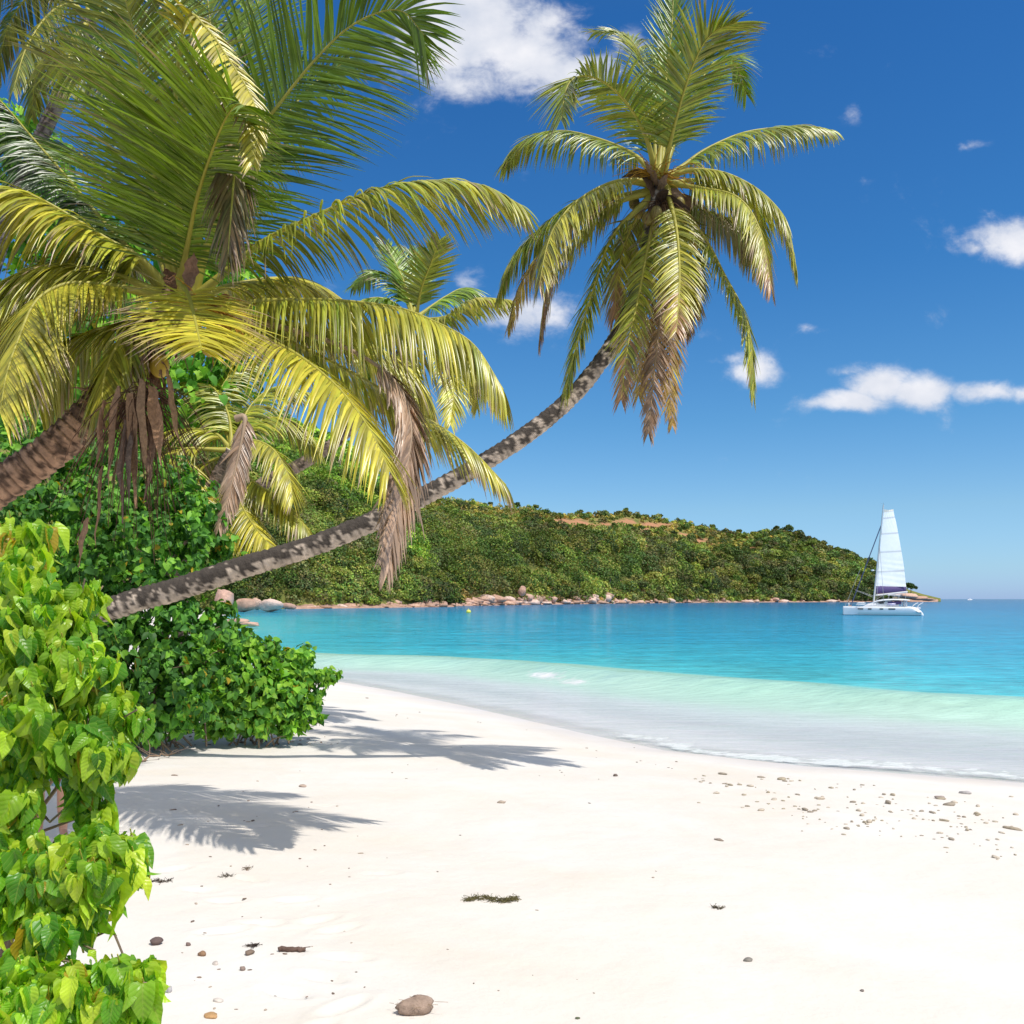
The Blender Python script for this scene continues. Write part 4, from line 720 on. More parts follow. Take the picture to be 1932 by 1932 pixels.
def shrub(name, blobs, n, size, pal, label, cat, matk, tm, base, seed, twigs=26, group=None, sprig=1, wav=.0, up=.5, hang=.7, extra=None, yellow=.012):
    rg = np.random.default_rng(seed); root = empty(name, base, label, cat, group)
    pos, d = blobpts(blobs, n // sprig, rg); m = MB()
    if sprig > 1:
        tip = pos; pos = np.repeat(pos, sprig, 0); d = np.repeat(d, sprig, 0); ang = rg.uniform(0, 6.28, len(pos)); e1 = nrm(np.cross(d, [0, 0, 1.]) + 1e-3); e2 = np.cross(d, e1)
        rad = np.cos(ang)[:, None] * e1 + np.sin(ang)[:, None] * e2; axis = nrm(rad * .8 + d * .35 + np.array([0, 0, -hang]) + .25 * rg.normal(size=d.shape)); pos = pos + axis * size * .18 - d * size * rg.uniform(0, .8, (len(pos), 1))
    else: axis = nrm(nrm(rg.normal(size=d.shape)) * .7 + d * .4 + np.array([0, 0, -hang]))
    nor = nrm(d * .8 + np.array([0.15, -.25, up]) + .45 * rg.normal(size=d.shape)); gz = zsand(pos[:, 0], pos[:, 1]); ok = pos[:, 2] > gz + .02; 
    if extra is not None: ok &= extra(pos)
    pos, axis, nor = pos[ok], axis[ok], nor[ok]; k = len(pos)
    c = pal[rg.integers(0, len(pal), k)] * rg.uniform(.8, 1.2, (k, 1)) * (.7 + .65 * fbm(pos[:, 0] * 1.3, pos[:, 1] * 1.3, pos[:, 2] * 1.3))[:, None]
    yl = rg.random(k) < yellow; c[yl] = (.5, .36, .03)
    put_leaves(m, tm, pos, axis, nor, size * rg.uniform(.45, 1.4, k), c, rg, wav); m.build('foliage', M[matk], root)
    B = np.array(blobs, float); tb = MB()
    for j in range(twigs):
        q = B[rg.integers(0, len(B))]; e = P(q[0], q[1], q[2]) + rg.normal(size=3) * q[3] / F * q[2] * .45; s0 = np.array(base) + rg.normal(size=3) * [.25, .25, 0]; t = np.linspace(0, 1, 9)[:, None]
        pth = s0 * (1 - t) + e * t + np.array([0, 0, 1]) * np.sin(t * 3.14) * .15 * np.linalg.norm(e - s0) + rg.normal(size=(9, 3)) * .02 * np.linalg.norm(e - s0) * t
        tb.tube(pth, np.linspace(.028, .006, 9) * (min(size, .1) / .1) * (.6 if sprig > 1 else 1), 5, np.array([.30, .22, .15]) * rg.uniform(.6, 1.2))
    if sprig > 1:
        for q in tip[::2][:260]: tb.tube(np.stack([q - [0, -.06, .12], q + [0, 0, .0]]), [.004, .0025], 4, (.42, .40, .06))
    tb.build('branches', M['twig'], root); return root
T_NEAR = leaf_tmpl(8, True, .45, .28); T_NEAR[0][:, 0] *= .74; T_MID = leaf_tmpl(4, True, .3, .25)
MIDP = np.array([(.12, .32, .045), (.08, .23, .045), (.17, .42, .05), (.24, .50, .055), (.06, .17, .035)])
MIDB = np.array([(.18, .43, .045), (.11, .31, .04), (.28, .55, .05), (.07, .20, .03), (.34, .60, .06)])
def gbase(x, y): return np.array([x, y, float(zsand(np.array([x]), np.array([y]))[0])])
up_b = [(350, 985, 15.2, 82), (290, 930, 15.6, 80), (395, 1045, 15.3, 52), (310, 1055, 14.8, 90), (215, 905, 15.5, 85), (215, 1000, 14.8, 100), (120, 1000, 15.0, 110), (60, 900, 15.5, 110), (20, 840, 16, 90), (130, 850, 16, 80), (260, 1090, 14.6, 60), (340, 930, 15.6, 50), (380, 990, 15.4, 50), (40, 1050, 15, 110), (425, 1035, 15.5, 22), (330, 900, 15.8, 35), (170, 1080, 14.6, 70)]
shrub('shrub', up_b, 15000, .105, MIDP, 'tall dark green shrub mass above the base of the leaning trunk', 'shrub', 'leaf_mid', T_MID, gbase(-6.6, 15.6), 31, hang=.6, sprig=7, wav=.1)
lowl = [(330, 1368, 14.3, 28), (235, 1385, 14.1, 22), (295, 1388, 14.1, 18), (360, 1335, 14.6, 42), (200, 1390, 14.0, 28), (330, 1185, 14.9, 75), (260, 1240, 14.6, 80), (400, 1215, 15.4, 60), (300, 1310, 14.4, 75), (235, 1340, 14.3, 55), (190, 1240, 14.6, 80), (150, 1330, 14.4, 70), (350, 1270, 14.8, 60), (90, 1250, 14.6, 90), (270, 1375, 14.2, 30), (420, 1160, 15.8, 30), (210, 1170, 14.4, 60)]
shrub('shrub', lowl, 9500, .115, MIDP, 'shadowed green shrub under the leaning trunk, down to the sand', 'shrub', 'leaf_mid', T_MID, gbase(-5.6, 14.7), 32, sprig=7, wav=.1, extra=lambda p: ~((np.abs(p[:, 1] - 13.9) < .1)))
lowr = [(400, 1362, 15.3, 24), (430, 1372, 15.3, 16), (490, 1370, 15.6, 20), (540, 1375, 15.8, 14), (572, 1368, 16.2, 14), (600, 1348, 16.8, 12), (480, 1245, 16.5, 50), (540, 1262, 16.6, 48), (592, 1285, 16.8, 30), (622, 1272, 17, 18), (545, 1320, 16.2, 48), (480, 1310, 16.0, 60), (415, 1300, 15.6, 55), (575, 1235, 17.2, 24), (440, 1235, 16.4, 50), (520, 1355, 15.8, 32), (400, 1250, 15.8, 50), (570, 1345, 16.3, 26), (450, 1350, 15.6, 26), (596, 1325, 16.6, 16), (470, 1205, 17.0, 22), (512, 1225, 17, 26)]
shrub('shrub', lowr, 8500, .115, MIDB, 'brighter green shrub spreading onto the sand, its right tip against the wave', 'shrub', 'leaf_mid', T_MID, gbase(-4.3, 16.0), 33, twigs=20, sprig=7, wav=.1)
nb_ = [(20, 1025, 3.9, 62), (75, 1005, 3.9, 34), (35, 1110, 3.7, 78), (125, 1130, 3.7, 55), (160, 1105, 3.8, 25), (55, 1225, 3.6, 98), (150, 1255, 3.6, 72), (215, 1320, 3.6, 42), (70, 1345, 3.5, 85), (165, 1395, 3.5, 72), (20, 1430, 3.5, 62), (220, 1420, 3.55, 30), (235, 1350, 3.6, 22),
       (10, 1560, 3.4, 62), (25, 1490, 3.45, 50), (190, 1520, 3.5, 30), (70, 1600, 3.3, 40), (150, 1480, 3.5, 34), (278, 1850, 3.05, 26), (245, 1620, 3.3, 24), (250, 1340, 3.6, 22), (185, 1120, 3.8, 20), (45, 1660, 3.3, 72), (120, 1640, 3.25, 70), (190, 1610, 3.3, 58), (235, 1575, 3.4, 28), (165, 1700, 3.2, 42), (100, 1740, 3.15, 48), (-20, 1680, 3.3, 70), (50, 1800, 3.1, 48), (130, 1860, 3.05, 70), (210, 1835, 3.05, 55), (270, 1820, 3.1, 22), (60, 1900, 3.0, 72), (240, 1895, 3.05, 40), (150, 1940, 3.0, 65), (-10, 1880, 3.0, 50), (180, 1640, 3.2, 50)]
NEARP = np.array([(.28, .52, .03), (.44, .66, .04), (.56, .70, .05), (.48, .68, .045), (.36, .62, .035), (.14, .38, .02), (.46, .68, .045), (.09, .28, .018), (.17, .42, .025), (.28, .56, .03)])
shrub('shrub', nb_, 5600, .090, NEARP, 'bright lime green shrub with large heart shaped leaves in the lower left foreground', 'shrub', 'leaf_near', T_NEAR, gbase(-2.3, 3.9), 34, twigs=24, sprig=6, wav=.2, up=.55, hang=1.5,
      extra=lambda p: ~((np.abs(p[:, 0] / p[:, 1] * F + 966 - 105) < 38) & (np.abs(HZ - (p[:, 2] - EYE) / p[:, 1] * F - 1515) < 55)), yellow=.025)
# broadleaf trees behind the near palm
tb_ = [(60, 300, 19, 70), (20, 400, 19, 90), (100, 430, 19, 70), (180, 480, 19, 80), (270, 470, 19.5, 60), (350, 480, 19.5, 60), (430, 500, 19.5, 55), (90, 600, 18.5, 110), (240, 620, 18.5, 100), (380, 640, 18.5, 90), (30, 720, 18, 110), (200, 760, 18, 100), (330, 760, 18, 90), (450, 700, 19, 60), (10, 240, 19.5, 50), (470, 560, 19.5, 45)]
shrub('broadleaf_tree', tb_, 9000, .16, MIDB, 'leafy green tree showing through the fronds of the big left palm', 'tree', 'leaf_mid', T_MID, gbase(-8.2, 18.8), 35, twigs=40)

# sand level twigs below the shrubs
for (u0, v0, u1, v1, lab) in [(560, 1378, 600, 1320, 'thin bare upright twig at the right foot of the bright shrub'), (300, 1398, 420, 1372, 'fallen grey branch lying along the shadowed shrub'), (430, 1385, 540, 1365, 'crooked pale branch under the bright shrub'), (262, 1440, 335, 1425, 'thin forked twig on the sand in the frond shadow')]:
    a = ground(u0, v0); c = ground(u1, max(v1, 1368)); m = MB(); t = np.linspace(0, 1, 10)[:, None]
    pth = a * (1 - t) + c * t + np.array([0, 0, .06]) + rng.normal(size=(10, 3)) * .03; m.tube(pth, np.linspace(.016, .006, 10), 6, (.26, .18, .12))
    for q in range(8):
        s0 = pth[rng.integers(1, 9)]; e = s0 + rng.normal(size=3) * [.18, .12, .05] + [0, 0, .12]; m.tube(np.stack([s0, (s0 + e) / 2 + rng.normal(size=3) * .02, e]), [.008, .006, .003], 5, (.24, .17, .12))
    tag(m.build('branch', M['twig'], None, a), lab, 'branch')

# ------------------------------------------------------------------ catamaran
YB = 192.0; kB = YB / F; OB = np.array([(1588 - 966) * kB, YB, 0.0])
MW = plain('gelcoat', None, .3, .5, .6, .04); MS = leaf_mat('sailcloth', .12, .8, .1, (1, 1, 1), False, .04, 1.2)
boat = empty('catamaran', OB, 'white sailing catamaran with raised mainsail moored in the bay', 'sailboat')
def bx(x, y, z): return OB + np.array([x, y, z])
def sw(V):                     # the boom is let out to starboard: swing points aft of the mast about it
    V = np.array(V, float); x = np.maximum(V[..., 0] - OB[0] - 6.3, 0) * 1.05; V[..., 0] = np.where(V[..., 0] - OB[0] > 6.3, OB[0] + 6.3 + x, V[..., 0]); V[..., 1] += x * .78; return V
WH = (.82, .83, .84)
def hull(y0, name='hull', col_teal=(.03, .22, .21)):
    m = MB(); L = 15.1; n = 26; xs = np.linspace(0, 1, n); ys = []
    for x in xs:
        wd_ = .85 * (1 - (1 - min(x / .45, 1)) ** 1.5) * (1 if x < .85 else 1 - .25 * (x - .85) / .15) + .05
        top = 1.75 - .15 * x; 
        if x > .88: top = 1.62 - (x - .88) / .12 * 1.25
        ys.append([(-.55 * wd_, -.35), (-.62 * wd_, .08), (-.70 * wd_, .12), (-.72 * wd_, .30), (-.97 * wd_, .75 if x > .1 else .6), (-1.0 * wd_, max(top - .35, .5)), (-.96 * wd_, top), (.96 * wd_, top), (1.0 * wd_, max(top - .35, .5)), (.72 * wd_, .30), (.62 * wd_, .08), (.55 * wd_, -.35)])
    V = np.array([[bx(x * L, y0 + p[0], p[1]) for p in r] for x, r in zip(xs, ys)]); k = V.shape[1]; i = np.arange(n * k).reshape(n, k); f = np.stack([i[:-1], np.roll(i, -1, 1)[:-1], np.roll(i, -1, 1)[1:], i[1:]], -1).reshape(-1, 4)
    C_ = np.ones((n, k, 3)) * WH; C_[:, [0, 1, 10, 11]] = (.05, .06, .07); C_[5:, [3]] = (.45, .62, .62); m.add(V.reshape(-1, 3), f, C_.reshape(-1, 3))
    m.add(np.vstack([V[0], V[0].mean(0)]), [[(j + 1) % k, j, k] for j in range(k)], WH); m.add(np.vstack([V[-1], V[-1].mean(0)]), [[j, (j + 1) % k, k] for j in range(k)], WH)
    h = m.build(name, MW, boat); 
    return h
h1 = hull(-3.3); h2 = hull(3.3)
def rounded(m, x0, x1, y, z0, z1, c, th=.03):
    n = 10; r = (z1 - z0) / 2; pts = [(x0 + r + r * math.cos(a), (z0 + z1) / 2 + r * math.sin(a)) for a in np.linspace(math.pi / 2, 1.5 * math.pi, n)] + [(x1 - r + r * math.cos(a), (z0 + z1) / 2 + r * math.sin(a)) for a in np.linspace(-math.pi / 2, math.pi / 2, n)]
    k = len(pts); V = np.array([bx(a, y, b_) for a, b_ in pts] + [bx(a, y + th * 2, b_) for a, b_ in pts]); m.add(V, np.array([[j, (j + 1) % k, (j + 1) % k + k, j + k] for j in range(k)]), c); ctr = len(V); m.add(np.vstack([V[:k], V[:k].mean(0)]), [[(j + 1) % k, j, k] for j in range(k)], c)
MD = plain('dark_glass', (.03, .025, .022), .12, .6)
for (a, b_) in [(2.75, 3.9), (4.75, 5.5), (7.05, 7.8), (8.75, 10.1)]:
    m = MB(); rounded(m, a, b_, -4.32, 1.12, 1.36, (.04, .03, .025), .1); m.build('porthole', MD, h1)
m = MB(); m.tube([bx(.3, -4.12, 1.26), bx(3, -4.285, 1.25), bx(11.5, -4.285, 1.12)], .02, 4, (.5, .5, .52)); m.build('hull_stripe', MW, h1)
# bridge deck, cabin, roof
def loft(m, secs, c):           # secs: (x, ylow, zlow, ytop, ztop) sections of a symmetric body
    V = []
    for (x, y0, z0, y1, z1) in secs: V.append([bx(x, -y0, z0), bx(x, -y1 * 1.02, (z0 + z1 * 3) / 4), bx(x, -y1 * .9, z1), bx(x, 0, z1 + .08), bx(x, y1 * .9, z1), bx(x, y1 * 1.02, (z0 + z1 * 3) / 4), bx(x, y0, z0)])
    V = np.array(V); n, k = V.shape[:2]; i = np.arange(n * k).reshape(n, k); j = np.roll(i, -1, 1); m.add(V.reshape(-1, 3), np.stack([i[:-1], j[:-1], j[1:], i[1:]], -1).reshape(-1, 4), c)
    for q in (0, -1): m.add(np.vstack([V[q], V[q].mean(0)]), [[a, (a + 1) % k, k] for a in range(k)], c)
m = MB(); loft(m, [(4.3, 2.8, .8, 2.9, 1.6), (5.5, 3, .7, 3, 1.7), (13.3, 3, .7, 3, 1.65)], WH); m.build('bridge_deck', MW, boat)
m = MB(); loft(m, [(4.0, 2.6, 1.6, 2.3, 1.68), (4.9, 3.0, 1.6, 2.7, 2.15), (5.9, 3.2, 1.6, 2.9, 2.42), (7.2, 3.2, 1.6, 2.9, 2.75), (9.3, 3.2, 1.6, 2.9, 2.80), (10.9, 3.2, 1.6, 2.9, 2.2), (11.0, 3.2, 1.6, 2.9, 1.7)], WH); cabin = m.build('cabin', MW, boat, smooth=False)
m = MB(); m.add([bx(6.55, -3.27, 2.66), bx(7.15, -3.3, 2.25), bx(7.9, -3.3, 2.27), bx(8.2, -3.28, 2.74), bx(7.4, -3.26, 2.78)], [[0, 1, 2, 4], [2, 3, 4, 4]][:1]); m.add([bx(7.9, -3.3, 2.27), bx(8.2, -3.28, 2.74), bx(7.4, -3.26, 2.78)], [[0, 1, 2]]); m.build('window', MD, cabin)
MP = plain('purple_canvas', (.085, .06, .17), .7, .3)
m = MB(); m.box(bx(10.0, -3.34, 2.42), (2.6, .08, .55)); m.build('side_curtain', MP, cabin)
m = MB(); m.box(bx(9.4, -3.42, 2.15), (1.6, .06, .42), (.52, .50, .68)); m.build('window_cover', MW, cabin)
m = MB(); loft(m, [(5.9, 2.8, 2.42, 2.3, 2.50), (6.7, 3.1, 2.66, 2.8, 2.85), (8.0, 3.4, 2.85, 3.1, 3.08), (9.8, 3.5, 2.95, 3.2, 3.18), (11.8, 3.5, 2.92, 3.2, 3.14), (13.0, 3.3, 2.90, 3.0, 3.02)], WH); roof = m.build('hardtop_roof', MW, boat)
m = MB()
for x_, y_ in [(12.3, -3.1), (12.3, 3.1), (11.4, -3.1)]: m.box(bx(x_, y_, 2.3), (.35 if x_ > 12 else .12, .1, 1.35), (.6, .62, .66))
m.build('roof_post', MW, boat)
m = MB(); loft(m, [(8.9, .9, 3.85, .8, 3.9), (9.2, 1.2, 3.92, 1.1, 4.0), (11.3, 1.2, 3.9, 1.1, 3.98)], (.75, .76, .78)); bim = m.build('bimini', MW, boat)
m = MB()
for x_, y_ in [(9.2, -1.1), (9.2, 1.1), (11.2, -1.1), (11.2, 1.1), (10.2, -1.1)]: m.tube([bx(x_ - .3, y_, 3.1), bx(x_, y_, 3.92)], .03, 5, (.6, .6, .62))
m.build('bimini_frame', MW, bim)
m = MB(); m.box(bx(10.3, 0, 3.4), (.9, 1.4, .5), (.55, .42, .25)); m.build('helm_seat', MW, boat)
# stern: scooped transoms and davits
for y_, q in ((-3.3, 0), (3.3, 1)):
    m = MB(); sp_x = 13.2 + q * .0; loftp = [(13.0, 1.55), (13.9, 1.35), (14.6, .95), (15.1, .45), (15.25, .1)]
    m.tube([bx(a + .1, y_, b_ - .25) for a, b_ in loftp], [.42, .45, .42, .36, .3], 10, WH); m.build('transom', MW, boat, smooth=True)
for y_ in (-1.6, 1.9):
    m = MB(); x0 = 13.6 if y_ < 0 else 14.9; m.tube(spline([bx(x0, y_, .7), bx(x0 + .05, y_, 1.7), bx(x0 + .5, y_, 2.15), bx(x0 + 1.1, y_, 2.45)], 12), np.linspace(.14, .09, 12), 8, WH); m.build('davit', MW, boat, smooth=True)
m = MB(); m.tube(spline([bx(13.4, -1.7, 1.35), bx(14.4, -1.9, 1.3), bx(15.1, 0, 1.35), bx(14.4, 1.9, 1.3), bx(13.4, 1.7, 1.35)], 16), .22, 8, (.6, .6, .62)); tag(m.build('dinghy', MW, None, OB + np.array([14.4, 0, 1.2])), 'grey dinghy hanging from the davits at the catamaran stern', 'dinghy')
m = MB(); m.add([bx(13.3, 2.35, .05), bx(15.2, 2.35, .05), bx(14.9, 2.35, .8), bx(13.3, 2.35, 1.0)], [[0, 1, 2, 3]], (.02, .20, .18)); m.build('hull_shade_panel', MW, h2) if False else None
# rails, trampoline
m = MB()
for x_ in (.3, 1.6, 2.9, 4.2, 5.5, 6.8): m.tube([bx(x_, -3.9, 1.65), bx(x_, -3.9, 2.35)], .02, 4, (.6, .6, .62))
m.tube([bx(.3, -3.9, 2.35), bx(6.8, -3.9, 2.3)], .015, 4, (.6, .6, .62)); m.tube([bx(.3, -3.9, 2.0), bx(6.8, -3.9, 1.98)], .012, 4, (.6, .6, .62)); m.build('guard_rail', MW, boat)
m = MB(); m.box(bx(2.4, 0, 1.35), (3.8, 5.2, .04), (.5, .5, .52)); m.box(bx(.8, 0, 1.5), (.18, 6.6, .18), (.6, .6, .6)); m.build('trampoline', MW, boat)
for (x_, z_) in [(3.4, 2.05), (3.5, 2.35)]:
    m = MB(); m.tube([bx(x_ - .9, -3.7, z_), bx(x_ - .5, -3.7, z_ + .03), bx(x_ + .5, -3.7, z_ + .03), bx(x_ + .9, -3.7, z_)], [.03, .14, .14, .03], 8, WH); tag(m.build('kayak', MW, None, bx(x_, -3.7, z_)), 'white board strapped to the bow rail, %s one' % ('lower' if z_ < 2.2 else 'upper'), 'board')
# mast, boom, stays
mb_, mt_ = bx(6.10, 0, 2.4), bx(8.05, 0, 21.9)
def mastp(t): return mb_ * (1 - t) + mt_ * t
m = MB(); m.tube([mastp(t) for t in np.linspace(0, 1, 12)], np.linspace(.19, .13, 12), 10, (.62, .62, .62)); mast = m.build('mast', MW, boat, smooth=True)
m = MB(); m.tube([mastp(.33) + [-.15, 0, 0], mastp(.33) + [-.7, 0, .05]], .03, 5, (.7, .7, .7)); m.tube([mastp(.33) + [-.85, 0, -.05], mastp(.33) + [-.85, 0, .22]], .3, 12, WH); m.build('radar_dome', MW, mast)
m = MB(); m.tube([mt_, mt_ + [0, 0, .5]], .015, 4, (.2, .2, .2)); m.tube([mt_ + [-.5, 0, .3], mt_ + [.2, 0, .1]], .015, 4, (.2, .2, .2)); m.build('wind_vane', MW, mast)
m = MB(); m.tube(sw([bx(6.55, 0, 3.95), bx(12.8, -.2, 4.65)]), .17, 8, (.68, .68, .68)); boom = m.build('boom', MW, boat, smooth=True)
m = MB(); n = 12
xs = np.linspace(6.6, 12.55, n); V = []
for i, x_ in enumerate(xs):
    f = i / (n - 1); zb = 4.2 + (4.72 - 4.2) * f; zt = 5.85 - .1 * math.sin(f * 3) - .15 * f; V.append([bx(x_, -.34, (zb + zt) / 2), bx(x_, -.1, zt), bx(x_, .2, zt), bx(x_, .34, (zb + zt) / 2), bx(x_, .15, zb), bx(x_, -.2, zb)])
V = sw(V); k = 6; i_ = np.arange(n * k).reshape(n, k); j_ = np.roll(i_, -1, 1); m.add(V.reshape(-1, 3), np.stack([i_[:-1], j_[:-1], j_[1:], i_[1:]], -1).reshape(-1, 4)); 
for q in (0, -1): m.add(np.vstack([V[q], V[q].mean(0)]), [[a, (a + 1) % k, k] for a in range(k)])
m.build('sail_cover', MP, boom)
# mainsail
n = 60; k = 24; T = np.linspace(0, 1, n); V = np.zeros((n, k, 3)); LE = [(.165, 6.65, 5.6), (.955, 0, 0)]
for i, t in enumerate(T):
    lf = mastp(.172 + (.955 - .172) * t) + np.array([.2, 0, 0]); le = np.array([np.interp(t, [0, .3, .6, .8, .93, 1], [12.55, 12.05, 11.3, 10.75, 10.3, 10.15]) + OB[0], YB - .25, lf[2] + np.interp(t, [0, .2, 1], [-.1, .3, .55])])
    if t == 1: le[2] = lf[2] + .1
    le[1] += 3.0 * t
    for j, s_ in enumerate(np.linspace(0, 1, k)): p = lf * (1 - s_) + le * s_; p[1] += (p[0] - lf[0]) * .78 * 1.0 - .0; p[0] = lf[0] + (p[0] - lf[0]) * 1.05; p[1] += .55 * math.sin(s_ * math.pi) * (1 - .5 * t) + .04 * math.sin(s_ * 30 + t * 40) * (t > .75) + .03 * math.sin(t * 90 + s_ * 5) * (t < .35); V[i, j] = p
Cs = np.ones((n, k, 3)) * (.95, .95, .95)
for tb in (.19, .435, .68, .88): Cs[np.argmin(abs(T - tb))] = (.62, .62, .63)
Cs[-3:] = (.72, .69, .62); m = MB(); m.add(V.reshape(-1, 3), gridf(n, k), Cs.reshape(-1, 3)); m.build('mainsail', MS, boat, smooth=True)
m = MB(); m.tube([bx(1.45, 0, 1.55), mastp(.80)], .10, 6, (.08, .08, .16)); m.build('furled_jib', MW, boat)
m = MB()
for a, b_ in [(bx(.35, 0, 1.6), bx(3.6, 0, 9.5)), (bx(2.5, 0, 4.9), bx(6.3, 0, 3.4)), (bx(2.5, 0, 5.0), bx(6.3, 0, 3.7)), (bx(6.5, -3.6, 1.8), mastp(.68)), (bx(8.0, -3.6, 1.8), mastp(.60)), (bx(8.0, 3.6, 1.8), mastp(.80)), (bx(13.0, 5.0, 4.7), bx(12.7, 4.9, 6.8)), (bx(12.8, 4.9, 4.6), bx(12.6, 2.6, 3.1)), (bx(6.5, 0, 3.0), bx(8.2, 0, 4.1))]: m.tube([a, b_], .035, 4, (.42, .42, .40))
m.build('rigging', MW, boat)

BA = R(-18)
def boatloc(p): d = np.array(p) - OB; c_, s_ = math.cos(BA), math.sin(BA); return OB + np.array([(d[0] * c_ - d[1] * s_) * .94, (d[0] * s_ + d[1] * c_) * .94, d[2]])
boat.rotation_euler = (0, 0, BA); boat.scale = (.94, .94, 1.0); boat.location.x += .3
for o in list(bpy.data.objects):
    if o.name.split('.')[0] in ('dinghy', 'kayak'): o.location = boatloc(o.location) + np.array([.3, 0, 0]); o.rotation_euler = (0, 0, BA)

# person body helper (skin modifier gives one continuous surface)
MSK = plain('skin', (.55, .30, .20), .5, .4, 3, .06)
def skinbody(name, pts, edges, parent, mt, lvl=2):
    me = bpy.data.meshes.new(name); me.from_pydata([p[:3] for p in pts], edges, []); o = bpy.data.objects.new(name, me); col.objects.link(o); o.parent = parent
    md = o.modifiers.new('Skin', 'SKIN'); md.use_smooth_shade = True
    for i, p in enumerate(pts): me.skin_vertices[0].data[i].radius = (p[3], p[4] if len(p) > 4 else p[3])
    me.skin_vertices[0].data[0].use_root = True; sb = o.modifiers.new('Sub', 'SUBSURF'); sb.levels = lvl; sb.render_levels = lvl; me.materials.append(mt); return o
def person(loc, rz, label, shirt, shorts, sit=False, scale=1.0):
    root = empty('person', loc, label, 'person'); root.rotation_euler = (0, 0, rz); root.scale = (scale,) * 3
    P_ = [(0, 0, .92, .125, .10), (0, 0, 1.08, .12, .09), (0, 0, 1.27, .15, .10), (0, .01, 1.42, .10, .075), (0, 0, 1.50, .052), (0, -.01, 1.57, .07, .08), (0, -.01, 1.66, .078, .095), (0, 0, 1.73, .05, .06)]
    Ed = [(i, i + 1) for i in range(7)]
    for s in (-1, 1):
        b0 = len(P_)
        if sit: P_ += [(s * .09, -.05, .88, .085), (s * .12, -.45, .90, .06), (s * .12, -.47, .5, .045), (s * .12, -.6, .47, .035)]
        else: P_ += [(s * .09, 0, .82, .085), (s * .10, -.02 * s, .48, .058), (s * .10, .03 * s, .30, .055), (s * .10, .03 - .0 * s, .08, .036), (s * .11, -.13, .035, .035)]
        Ed += [(0, b0)] + [(b0 + i, b0 + i + 1) for i in range(3 if sit else 4)]
        b0 = len(P_); P_ += [(s * .19, .01, 1.40, .05), (s * .25, .02, 1.13, .038), (s * .27, -.06, .90, .027), (s * .275, -.08, .84, .033, .016)]
        Ed += [(3, b0), (b0, b0 + 1), (b0 + 1, b0 + 2), (b0 + 2, b0 + 3)]
        for f, (dx, ln) in enumerate([(-.02, .075), (-.007, .085), (.007, .08), (.02, .065), (.0, .05)]):
            q = len(P_); yy = -.08 + dx * 1.1 - (.035 if f == 4 else 0); P_ += [(s * .277, yy, .80, .0095), (s * (.272 - .012), yy - .005, .80 - ln, .0075)]; Ed += [(b0 + 3, q), (q, q + 1)]
    body = skinbody('body', P_, Ed, root, MSK); m = MB(); W0 = np.array([0, 0, 0.])
    def ring(zs, rxs, rys, cx=0, cy=0, n=20):
        V = np.array([[(cx + rx * math.cos(a), cy + ry * math.sin(a), z) for a in np.arange(n) * 2 * math.pi / n] for z, rx, ry in zip(zs, rxs, rys)]); i = np.arange(len(zs) * n).reshape(-1, n); j = np.roll(i, -1, 1)
        return V.reshape(-1, 3), np.stack([i[:-1], j[:-1], j[1:], i[1:]], -1).reshape(-1, 4)
    def put(name, parts, mt):
        mb = MB()
        for v, f in parts: mb.add(v + np.array(loc), f, (1, 1, 1))
        return mb.build(name, mt, root, smooth=True)
    put('shirt', [ring([.88, 1.05, 1.2, 1.32, 1.42, 1.48], [.165, .155, .175, .195, .16, .07], [.125, .12, .13, .125, .10, .065])] + [ring([1.15, 1.28, 1.40, 1.45], [.065, .07, .07, .03], [.065, .07, .07, .04], s * .215, .015) for s in (-1, 1)], shirt)
    if not sit: put('shorts', [ring([.80, .90, .97], [.165, .16, .15], [.125, .125, .12])] + [ring([.50, .62, .80, .88], [.095, .10, .10, .08], [.10, .105, .115, .1], s * .095, 0) for s in (-1, 1)], shorts)
    hb = MB(); V, f = ROCKS[2]; V = V / np.linalg.norm(V, axis=1, keepdims=True); hb.add(V * [.088, .102, .11] + np.array(loc) + [0, .018, 1.685], f, (.06, .04, .03)); hb.build('hair', M['fibre'], root, smooth=True)
    fb_ = MB()
    for s in (-1, 1): fb_.add(V * [.014, .007, .008] + np.array(loc) + [s * .03, -.098, 1.66], f, (.05, .04, .04)); fb_.add(V * [.01, .02, .03] + np.array(loc) + [s * .083, .0, 1.65], f, (.5, .28, .2))
    fb_.add(V * [.012, .018, .022] + np.array(loc) + [0, -.108, 1.635], f, (.5, .28, .2)); fb_.add(V * [.024, .006, .006] + np.array(loc) + [0, -.095, 1.60], f, (.4, .12, .1)); fb_.build('face', M['rib'], root, smooth=True)
    return root
gp = ground(96, 1590); person(gp, 0.5, 'person in patterned blue shorts mostly hidden behind the lime green shrub', plain('shirt_cloth', (.10, .25, .35), .8, .2, 12, .5), plain('shorts_cloth', (.22, .36, .42), .8, .2, 18, .7))
person(boatloc(bx(1.05, -3.0, .98)) + np.array([.3, 0, 0]), 1.3, 'person in white sitting on the catamaran bow', plain('white_cloth', (.8, .8, .8), .8, .2), plain('white_cloth2', (.7, .7, .7), .8, .2), sit=True)

